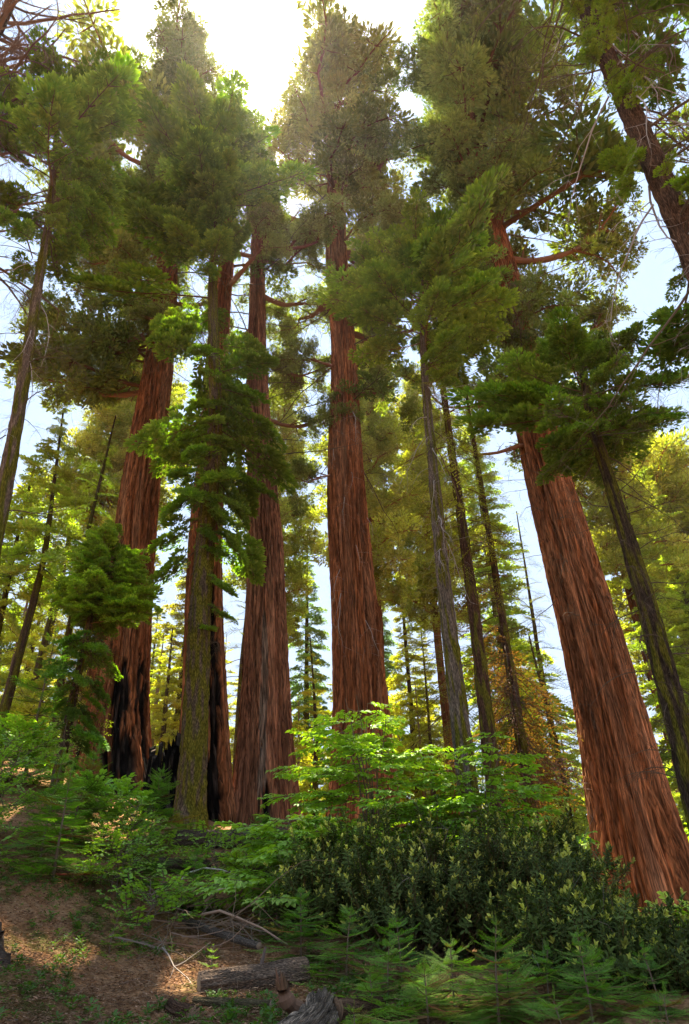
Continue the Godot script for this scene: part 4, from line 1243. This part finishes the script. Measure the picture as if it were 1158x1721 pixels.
func saplings() -> void:
	var list := [
		[1.25, 7.7, 0.85, 0.6, Color(1.15, 1.15, 1), "upright bright sapling with a pale leader at the bottom of the evergreen mass"],
		[0.62, 7.8, 0.5, 0.75, Color(1.3, 1.2, 1), "broad low sapling with lime tips in the middle of the lowest row"],
		[2.15, 7.9, 0.75, 0.55, Color(1.05, 1.1, 1), "sapling with a slanting leader below the lower dark shrub"],
		[1.7, 7.2, 0.32, 0.6, Color(1.1, 1.1, 1), "small squat sapling between the two tallest of the lowest row"],
		[2.4, 8.3, 0.55, 0.7, Color(1.15, 1.15, 1), "wide sapling leaning out below the lower dark shrub"],
		[1.45, 8.2, 0.45, 0.75, Color(1.2, 1.2, 1), "wide low sapling behind the upright one with a pale leader"],
		[0.12, 8.1, 0.42, 0.6, Color(1.25, 1.2, 1), "low lime-tipped sapling next to the grey weathered log"],
		[0.95, 8.5, 0.6, 0.7, Color(1.15, 1.1, 1), "spreading sapling half under the dark shrub, above the lowest row"],
		[0.3, 8.9, 0.55, 0.6, Color(1.1, 1.15, 1), "flat-topped sapling between grey log and the dark shrub"],
		[1.95, 8.7, 0.5, 0.6, Color(1.0, 1.1, 1), "shaded flat sapling directly under the largest dark shrub"],
		[2.65, 7.4, 0.35, 0.55, Color(1.1, 1.15, 0.9), "lowest yellowish sapling at the downhill end of the row"],
		[-0.05, 7.3, 0.28, 0.4, Color(1.35, 1.2, 0.9), "tiny lime sapling at the sawn end of the grey weathered log"],
		[-0.15, 9.6, 0.8, 0.7, Color(1, 1.05, 1), "wide sapling behind the grey weathered log"],
		[-0.75, 10.6, 0.85, 0.75, Color(0.95, 1.05, 1), "sapling above the short round log"],
		[0.5, 9.7, 0.7, 0.6, Color(0.9, 1, 1), "sapling in front of the dark shrub with pale tips"],
		[-1.2, 12.0, 0.9, 0.65, Color(1, 1.05, 0.9), "bright sapling behind the short round log"],
		[-5.2, 13.2, 1.9, 0.95, Color(1.05, 1.05, 0.9), "tallest sapling on the uphill slope, sunlit tips"],
		[-5.9, 14.2, 2.1, 1.0, Color(0.9, 1, 0.9), "dark tall sapling behind the tallest one on the uphill slope"],
		[-4.1, 14.6, 1.1, 0.8, Color(0.85, 0.98, 0.9), "squat dark sapling in the middle of the uphill slope"],
		[-6.3, 16.6, 2.2, 1.2, Color(1, 1.05, 0.9), "feathery sapling below the burnt foot of the hollow redwood"],
		[-5.0, 18.3, 1.8, 1.2, Color(0.95, 1.05, 0.85), "wide sapling in front of the burnt stump"],
		[-3.0, 13.9, 1.0, 0.7, Color(0.9, 1, 0.9), "slender sapling above the pile of dead sticks"],
		[-2.2, 17.0, 1.2, 0.9, Color(0.9, 1, 0.9), "sapling at the foot of the grey-streaked redwood"],
		[-1.75, 9.7, 0.42, 0.22, Color(1.35, 1.2, 0.9), "tiny pale seedling in the sunny patch"],
		[-3.3, 10.7, 0.5, 0.3, Color(1.3, 1.2, 0.9), "small yellowish seedling at the upper rim of the sunny patch"],
		[2.9, 8.2, 0.6, 0.5, Color(0.9, 1, 0.9), "shaded sapling at the downhill end of the lowest row"],
		[-10.3, 22.5, 5.2, 1.7, Color(0.8, 0.95, 0.85), "tall dark young fir between the trio of thin firs and the bushy young fir"],
	]
	for q in list:
		sapling(q[5], q[0], q[1], q[2], q[3], q[4])

# ---------------------------------------------------------------- dead wood
func log_mesh(l: float, r0: float, r1: float, sd: float, bark: Color, end_col: Color, rough: float, bend: float, weathered := false) -> ArrayMesh:
	var g := Geo.new()
	var e := Geo.new()
	var sides := 96 if weathered else 48
	var rows := 60
	for j in rows + 1:
		var t := j / float(rows)
		for k in sides + 1:
			var a := TAU * (k % sides) / sides
			var r := lerpf(r0, r1, t) * (1.0 + rough * (NF.get_noise_3d(cos(a) * 2.2 + sd, t * l * 1.2, sin(a) * 2.2) + 0.6 * NF.get_noise_3d(cos(a) * 7.0 + sd, t * l * 2.0, sin(a) * 7.0)))
			if weathered: r -= 0.045 * pow(1.0 - minf(absf(NF.get_noise_3d(cos(a) * 2.4 + sd, t * l * 0.35, sin(a) * 2.4)) * 4.0, 1.0), 1.3)
			g.v.append(Vector3(t * l, cos(a) * r, sin(a) * r + bend * sin(t * PI)))
			g.c.append(bark * (1.0 + 0.5 * NF.get_noise_3d(cos(a) * 5.0 + sd, t * l * 2.5, sin(a) * 5.0)))
			g.uv.append(Vector2(k / float(sides), t * l / 8.0))
	var w := sides + 1
	g.n.resize(g.v.size())
	for j in rows + 1:
		for k in w:
			var i := j * w + k
			var du := g.v[j * w + (k + 1 if k < sides else 1)] - g.v[j * w + (k - 1 if k > 0 else sides - 1)]
			var dv := g.v[mini(j + 1, rows) * w + k] - g.v[maxi(j - 1, 0) * w + k]
			var nn := du.cross(dv).normalized()
			var cc := g.v[i] - Vector3(g.v[i].x, 0, bend * sin(g.v[i].x / l * PI))
			g.n[i] = nn if nn.dot(cc) > 0.0 else -nn
			if j < rows and k < sides:
				g.idx.append_array(PackedInt32Array([i, i + w, i + 1, i + 1, i + w, i + w + 1]))
	for en in [0, rows]:
		var cx := Vector3(g.v[en * w].x + (0.012 if en > 0 else -0.012), 0, 0)
		for ring in 6:
			for k in sides:
				var a0: Vector3 = cx.lerp(g.v[en * w + k], ring / 6.0)
				var a1: Vector3 = cx.lerp(g.v[en * w + k + 1], ring / 6.0)
				var b0: Vector3 = cx.lerp(g.v[en * w + k], (ring + 1) / 6.0)
				var b1: Vector3 = cx.lerp(g.v[en * w + k + 1], (ring + 1) / 6.0)
				var col := vary(end_col * (0.75 if ring % 2 == 0 else 1.0), 0.12)
				e.tri(a0, b0, b1, col)
				if ring > 0: e.tri(a0, b1, a1, col)
	var m := g.mesh(M.redwood_bark if weathered else M.fir_bark)
	e.into(m, M.wood)
	return m

func lay(from: Vector3, to: Vector3) -> Basis:
	var x := (to - from).normalized()
	var z := x.cross(Vector3.UP).normalized()
	return Basis(x, z.cross(x), z)

func fallen_log(label: String, a: Vector3, b: Vector3, r0: float, r1: float, bark: Color, end_col: Color, sd: float, rough := 0.12, bend := 0.05) -> Node3D:
	var o := thing("fallen_log", label, "log", a)
	o.basis = lay(a, b)
	part("bark", log_mesh(a.distance_to(b), r0, r1, sd, bark, end_col, rough, bend, bark.g > 0.25), o)
	return o

func deadwood() -> void:
	var o := fallen_log("short dark round log lying across the slope above the grey log", gp(-1.8, 9.25, 0.08), gp(-0.62, 9.7, 0.10), 0.125, 0.15, Color(0.30, 0.22, 0.16), Color(0.34, 0.24, 0.15), 3.0)
	var kn := Geo.new()
	kn.tube(PackedVector3Array([Vector3(0.7, 0.1, 0.05), Vector3(0.75, 0.3, 0.1)]), PackedFloat32Array([0.03, 0.015]), 6, Color(0.13, 0.1, 0.08))
	part("branch_stub", kn.mesh(M.wood), o)
	# weathered grey log, split along its length
	o = fallen_log("weathered grey log with long cracks, lying end on at the very bottom", gp(-0.62, 6.9, 0.0), gp(-0.36, 8.15, 0.10), 0.20, 0.15, Color(0.42, 0.34, 0.26), Color(0.36, 0.28, 0.2), 6.0, 0.16, 0.06)
	var sn := Geo.new()
	var sp := PackedVector3Array()
	var sr := PackedFloat32Array()
	for i in 9:
		var t := i / 8.0
		sp.append(Vector3(0.95 - 0.16 * t + 0.02 * sin(t * 9.0), 0.02 + 0.27 * t, -0.13 - 0.12 * sin(t * 1.7)))
		sr.append((0.085 - 0.03 * t) * (1.0 + 0.15 * sin(t * 14.0)))
	sn.tube(sp, sr, 12, Color(0.15, 0.09, 0.055))
	for i in 9:
		var a := TAU * i / 9.0
		var q := sp[8] + Vector3(cos(a), -0.3, sin(a)) * 0.036
		sn.tube(PackedVector3Array([q, q + Vector3(-0.05 + 0.02 * cos(a), rv(0.04, 0.17), 0.015 * sin(a))]), PackedFloat32Array([0.024, 0.002]), 5, vary(Color(0.17, 0.10, 0.06), 0.3))
	part("branch_stub", sn.mesh(M.wood), o)
	fallen_log("dark curved log end poking out beside the grey weathered log", gp(-0.22, 7.9, 0.12), gp(0.2, 8.2, 0.08), 0.10, 0.09, Color(0.24, 0.155, 0.10), Color(0.24, 0.15, 0.09), 9.0)
	fallen_log("mossy fallen log high on the slope at the foot of the mossy fir", gp(-4.6, 18.6, 0.14), gp(-1.9, 20.4, 0.2), 0.2, 0.24, Color(0.19, 0.15, 0.11), Color(0.25, 0.18, 0.12), 12.0)
	fallen_log("grey fallen log among bushes halfway up the slope", gp(-4.6, 15.6, 0.12), gp(-3.2, 16.6, 0.12), 0.13, 0.15, Color(0.2, 0.15, 0.11), Color(0.25, 0.18, 0.12), 15.0)
	fallen_log("pale brown log lying in sun at the foot of the huge redwood", gp(6.3, 17.5, 0.1), gp(9.3, 19.0, 0.14), 0.2, 0.24, Color(0.42, 0.27, 0.17), Color(0.4, 0.28, 0.18), 18.0)
	fallen_log("broken log lying among bushes below the grey-streaked redwood", gp(-1.6, 13.0, 0.1), gp(-0.5, 13.3, 0.12), 0.1, 0.12, Color(0.22, 0.17, 0.13), Color(0.3, 0.22, 0.15), 21.0)
	fallen_log("thin pale pole half buried below the short round log", gp(-1.75, 8.8, 0.03), gp(-0.9, 8.5, 0.03), 0.045, 0.055, Color(0.25, 0.21, 0.12), Color(0.3, 0.22, 0.15), 24.0)
	fallen_log("smooth grey pole running down through the pile of dead sticks", gp(-2.75, 12.6, 0.14), gp(-1.35, 11.0, 0.12), 0.055, 0.045, Color(0.30, 0.25, 0.2), Color(0.3, 0.22, 0.15), 27.0)
	fallen_log("chunk of rotten bark at the lower edge of the sunny patch", gp(-1.95, 8.6, 0.03), gp(-1.65, 8.25, 0.03), 0.07, 0.08, Color(0.2, 0.12, 0.08), Color(0.25, 0.16, 0.1), 30.0, 0.3)
	# burnt stump with a jagged top
	var st := Geo.new()
	var base := gp(-6.05, 23)
	var sides := 72
	var rows := 46
	for j in rows + 1:
		var t := j / float(rows)
		for k in sides + 1:
			var a := TAU * (k % sides) / sides
			var top := 1.85 + 0.5 * NF.get_noise_2d(cos(a) * 2.6 + 4.0, sin(a) * 2.6) + 0.3 * NF.get_noise_2d(cos(a) * 8.0, sin(a) * 8.0) + 0.35 * sin(a)
			var y := -0.5 + (top + 0.5) * t
			var r := 0.56 + 0.25 * exp(-maxf(y, 0.0) / 0.5) - 0.09 * t
			r += 0.09 * NF.get_noise_3d(cos(a) * 2.5, y * 0.5, sin(a) * 2.5) + 0.06 * NF.get_noise_3d(cos(a) * 8.0, y * 1.2, sin(a) * 8.0)
			if t > 0.97: r *= 0.72
			st.v.append(Vector3(sin(a) * r, y, cos(a) * r))
			var grey := smoothstep(0.1, 0.5, NF.get_noise_3d(cos(a) * 3.0, y * 0.8, sin(a) * 3.0) - 0.7 * t + 0.35)
			st.c.append(Color(0.014, 0.013, 0.013).lerp(Color(0.13, 0.115, 0.10), grey))
			st.uv.append(Vector2(k / float(sides), t * 0.2))
	var w := sides + 1
	st.n.resize(st.v.size())
	for j in rows + 1:
		for k in w:
			var i := j * w + k
			var du := st.v[j * w + (k + 1 if k < sides else 1)] - st.v[j * w + (k - 1 if k > 0 else sides - 1)]
			var dv := st.v[mini(j + 1, rows) * w + k] - st.v[maxi(j - 1, 0) * w + k]
			var nn := dv.cross(du).normalized()
			var out := Vector3(st.v[i].x, 0, st.v[i].z)
			st.n[i] = nn if nn.dot(out) > 0.0 else -nn
			if j < rows and k < sides: st.idx.append_array(PackedInt32Array([i, i + w, i + 1, i + 1, i + w, i + w + 1]))
	var s := thing("burnt_stump", "jagged black burnt stump between the hollow redwood and the mossy fir", "stump", base)
	part("charred_shell", st.mesh(M.redwood_bark), s)
	var heart := CylinderMesh.new()
	heart.top_radius = 0.40; heart.bottom_radius = 0.5; heart.height = 1.6; heart.radial_segments = 24
	var hm := StandardMaterial3D.new()
	hm.resource_name = "charred_heart"; hm.albedo_color = Color(0.1, 0.09, 0.085); hm.roughness = 1.0
	heart.material = hm
	part("charred_heart", heart, s, Transform3D(Basis(), Vector3(0, 0.4, 0)))
	# dark root mass at the edge
	var rk := Geo.new()
	var rb := gp(-4.6, 9.2)
	var nu := 72
	for j in 41:
		var t := j / 40.0
		for k in nu + 1:
			var a := TAU * (k % nu) / nu
			var lobe := 1.0 + 0.22 * sin(a * 5.0 + 1.0) + 0.12 * sin(a * 9.0 + 2.0)
			var r := (0.5 * sqrt(maxf(1.0 - t * t, 0.0)) + 0.3 * pow(1.0 - t, 3.0) + 0.01) * lerpf(lobe, 1.0, t)
			r += 0.10 * NF.get_noise_3d(cos(a) * 2.5, t * 2.0, sin(a) * 2.5) + 0.05 * NF.get_noise_3d(cos(a) * 9.0, t * 5.0, sin(a) * 9.0)
			rk.v.append(Vector3(sin(a) * r, -0.4 + 0.85 * t + 0.04 * NF.get_noise_2d(sin(a) * 6.0, t * 8.0), cos(a) * r))
			rk.c.append(Color(0.12, 0.10, 0.085) * (1.0 + 0.6 * NF.get_noise_3d(cos(a) * 6.0, t * 6.0, sin(a) * 6.0)))
			rk.uv.append(Vector2(k / float(nu), t * 0.12))
	rk.n.resize(rk.v.size())
	for j in 41:
		for k in nu + 1:
			var i := j * (nu + 1) + k
			var du := rk.v[j * (nu + 1) + (k + 1 if k < nu else 1)] - rk.v[j * (nu + 1) + (k - 1 if k > 0 else nu - 1)]
			var dv := rk.v[mini(j + 1, 40) * (nu + 1) + k] - rk.v[maxi(j - 1, 0) * (nu + 1) + k]
			var nn := dv.cross(du).normalized()
			rk.n[i] = nn if nn.dot(Vector3(rk.v[i].x, 0.2, rk.v[i].z)) > 0.0 else -nn
			if j < 40 and k < nu: rk.idx.append_array(PackedInt32Array([i, i + nu + 1, i + 1, i + 1, i + nu + 1, i + nu + 2]))
	var rt := thing("old_stump", "low rounded dark grey stump bulging from the ground at the slope's edge", "stump", rb)
	part("root", rk.mesh(M.soil), rt)
	# brush pile: every stick a thing
	var stick_meshes := []
	for i in 5:
		var g := Geo.new()
		twigs(g, Vector3.ZERO, Vector3(1, 0, 0), 1.6, 0.014, 1, 0.0, [Color(0.24, 0.17, 0.12), Color(0.30, 0.25, 0.2), Color(0.2, 0.13, 0.09), Color(0.27, 0.2, 0.15), Color(0.22, 0.16, 0.11)][i])
		stick_meshes.append(g.mesh(M.wood))
	for i in 34:
		var p := gp(rv(-3.0, -1.3), rv(10.9, 13.2), rv(0.05, 0.28))
		var q := MeshInstance3D.new()
		q.name = numbered("dead_stick")
		q.mesh = stick_meshes[i % 5]
		q.transform = Transform3D(Basis(Vector3.UP, rv(-1.2, 0.3)) * Basis(Vector3(0, 0, 1), rv(-0.25, 0.15)) * Basis.from_scale(Vector3.ONE * rv(0.6, 1.15)), p + Vector3(-0.6, 0, 0))
		add_child(q)
		tag(q, "thin brown dead stick in the brush pile above the short round log", "stick", "sticks in the brush pile")
	for i in 16:
		var d := rv(7.6, 11.0)
		var p := gp(rv(-0.42, -0.1) * d, d, 0.03)
		var q := MeshInstance3D.new()
		q.name = numbered("dead_stick")
		q.mesh = stick_meshes[i % 5]
		q.transform = Transform3D(Basis(Vector3.UP, rv(0, TAU)) * Basis(Vector3(0, 0, 1), rv(-0.06, 0.06)) * Basis.from_scale(Vector3.ONE * rv(0.25, 0.6)), p)
		add_child(q)
		tag(q, "short dead stick lying alone on the bare brown slope", "stick", "sticks strewn over the bare slope")
	for i in 3:
		var g2 := Geo.new()
		var p0: Vector3 = [gp(-3.35, 14.2, 0.25), gp(-2.5, 12.9, 0.35), gp(-2.4, 12.2, 0.3)][i]
		var p1: Vector3 = [gp(-2.2, 14.4, 0.45), gp(-1.5, 12.6, 0.55), gp(-0.95, 10.9, 0.15)][i]
		var md := p0.lerp(p1, 0.45) + Vector3(0, [0.22, 0.12, 0.12][i], 0)
		g2.tube(PackedVector3Array([p0, p0.lerp(md, 0.5) + Vector3(0, 0.07, 0), md, md.lerp(p1, 0.5) + Vector3(0, 0.03, 0), p1]), PackedFloat32Array([0.022, 0.02, 0.016, 0.012, 0.006]), 7, [Color(0.5, 0.45, 0.38), Color(0.36, 0.27, 0.2), Color(0.3, 0.2, 0.14)][i])
		var q2 := MeshInstance3D.new()
		q2.name = numbered("bare_branch")
		q2.mesh = g2.mesh(M.wood)
		add_child(q2)
		tag(q2, ["bleached white bent branch arching above the brush pile", "tan curved branch arching over the top of the brush pile", "long thin reddish branch sloping down the brush pile's side"][i], "branch")

# ---------------------------------------------------------------- forest floor
func floor_cover() -> void:
	# fallen needles, bark flakes and twigs
	var flakes := []
	for i in 3:
		var g := Geo.new()
		for k in 14:
			var p := Vector3(R.randfn() * 0.12, rv(0.0, 0.02), R.randfn() * 0.12)
			var d := Vector3(R.randfn(), rv(-0.15, 0.25), R.randfn()).normalized()
			var sd := d.cross(Vector3(rv(-0.4, 0.4), 1, rv(-0.4, 0.4))).normalized()
			var l := rv(0.02, 0.075)
			g.blade(p, d, sd, Vector3.UP, l, l * [0.04, 0.08, 0.2][i], 0.003, vary([Color(0.24, 0.13, 0.07), Color(0.32, 0.2, 0.12), Color(0.2, 0.12, 0.075)][i], 0.35), vary(Color(0.3, 0.19, 0.11), 0.35))
		flakes.append(g.mesh(M.wood))
	var lit := Node3D.new()
	lit.name = "leaf_litter"
	add_child(lit)
	lit.set_meta("kind", "stuff")
	tag(lit, "brown fallen needles, twigs and bark flakes strewn over the slope", "litter")
	for k in 3:
		var wh := []
		var cs := PackedColorArray()
		for i in 4600:
			var d := 7.0 + 13.0 * pow(R.randf(), 1.5)
			var x := rv(-0.62, 0.12) * d
			wh.append(Transform3D(Basis(Vector3.UP, rv(0, TAU)) * Basis.from_scale(Vector3.ONE * rv(0.7, 1.4)), gp(x, d, 0.005)))
			cs.append(Color.WHITE * rv(0.6, 1.3))
		scatter("litter", flakes[k], wh, cs, lit)
	var gr := Node3D.new()
	gr.name = "ground_cover"
	add_child(gr)
	gr.set_meta("kind", "stuff")
	tag(gr, "small green herbs and seedlings dotted over the forest floor", "ground cover")
	var hs := [herb(9, 0.03, Color(0.12, 0.23, 0.04)), herb(12, 0.045, Color(0.10, 0.2, 0.04)), herb(14, 0.065, Color(0.085, 0.17, 0.035))]
	for k in 3:
		var wh := []
		var cs := PackedColorArray()
		var tries := 0
		while wh.size() < [2600, 2200, 1500][k] and tries < 30000:
			tries += 1
			var d := 7.0 + 19.0 * pow(R.randf(), 1.3)
			var x := rv(-0.62, 0.5) * d
			var dens := NZ.get_noise_2d(x * 2.2 + 11.0, d * 2.2) + (0.2 if d > 12.0 else -0.12)
			if Vector2(x + 2.2, (d - 10.0) * 0.9).length() < 0.9: dens -= 0.35
			if dens < rv(-0.25, 0.35): continue
			wh.append(Transform3D(Basis(Vector3.UP, rv(0, TAU)) * Basis.from_scale(Vector3.ONE * rv(0.6, 1.5)), gp(x, d, 0.0)))
			cs.append(Color(1, 1, 1) * rv(0.7, 1.3))
		scatter("herb", hs[k], wh, cs, gr)
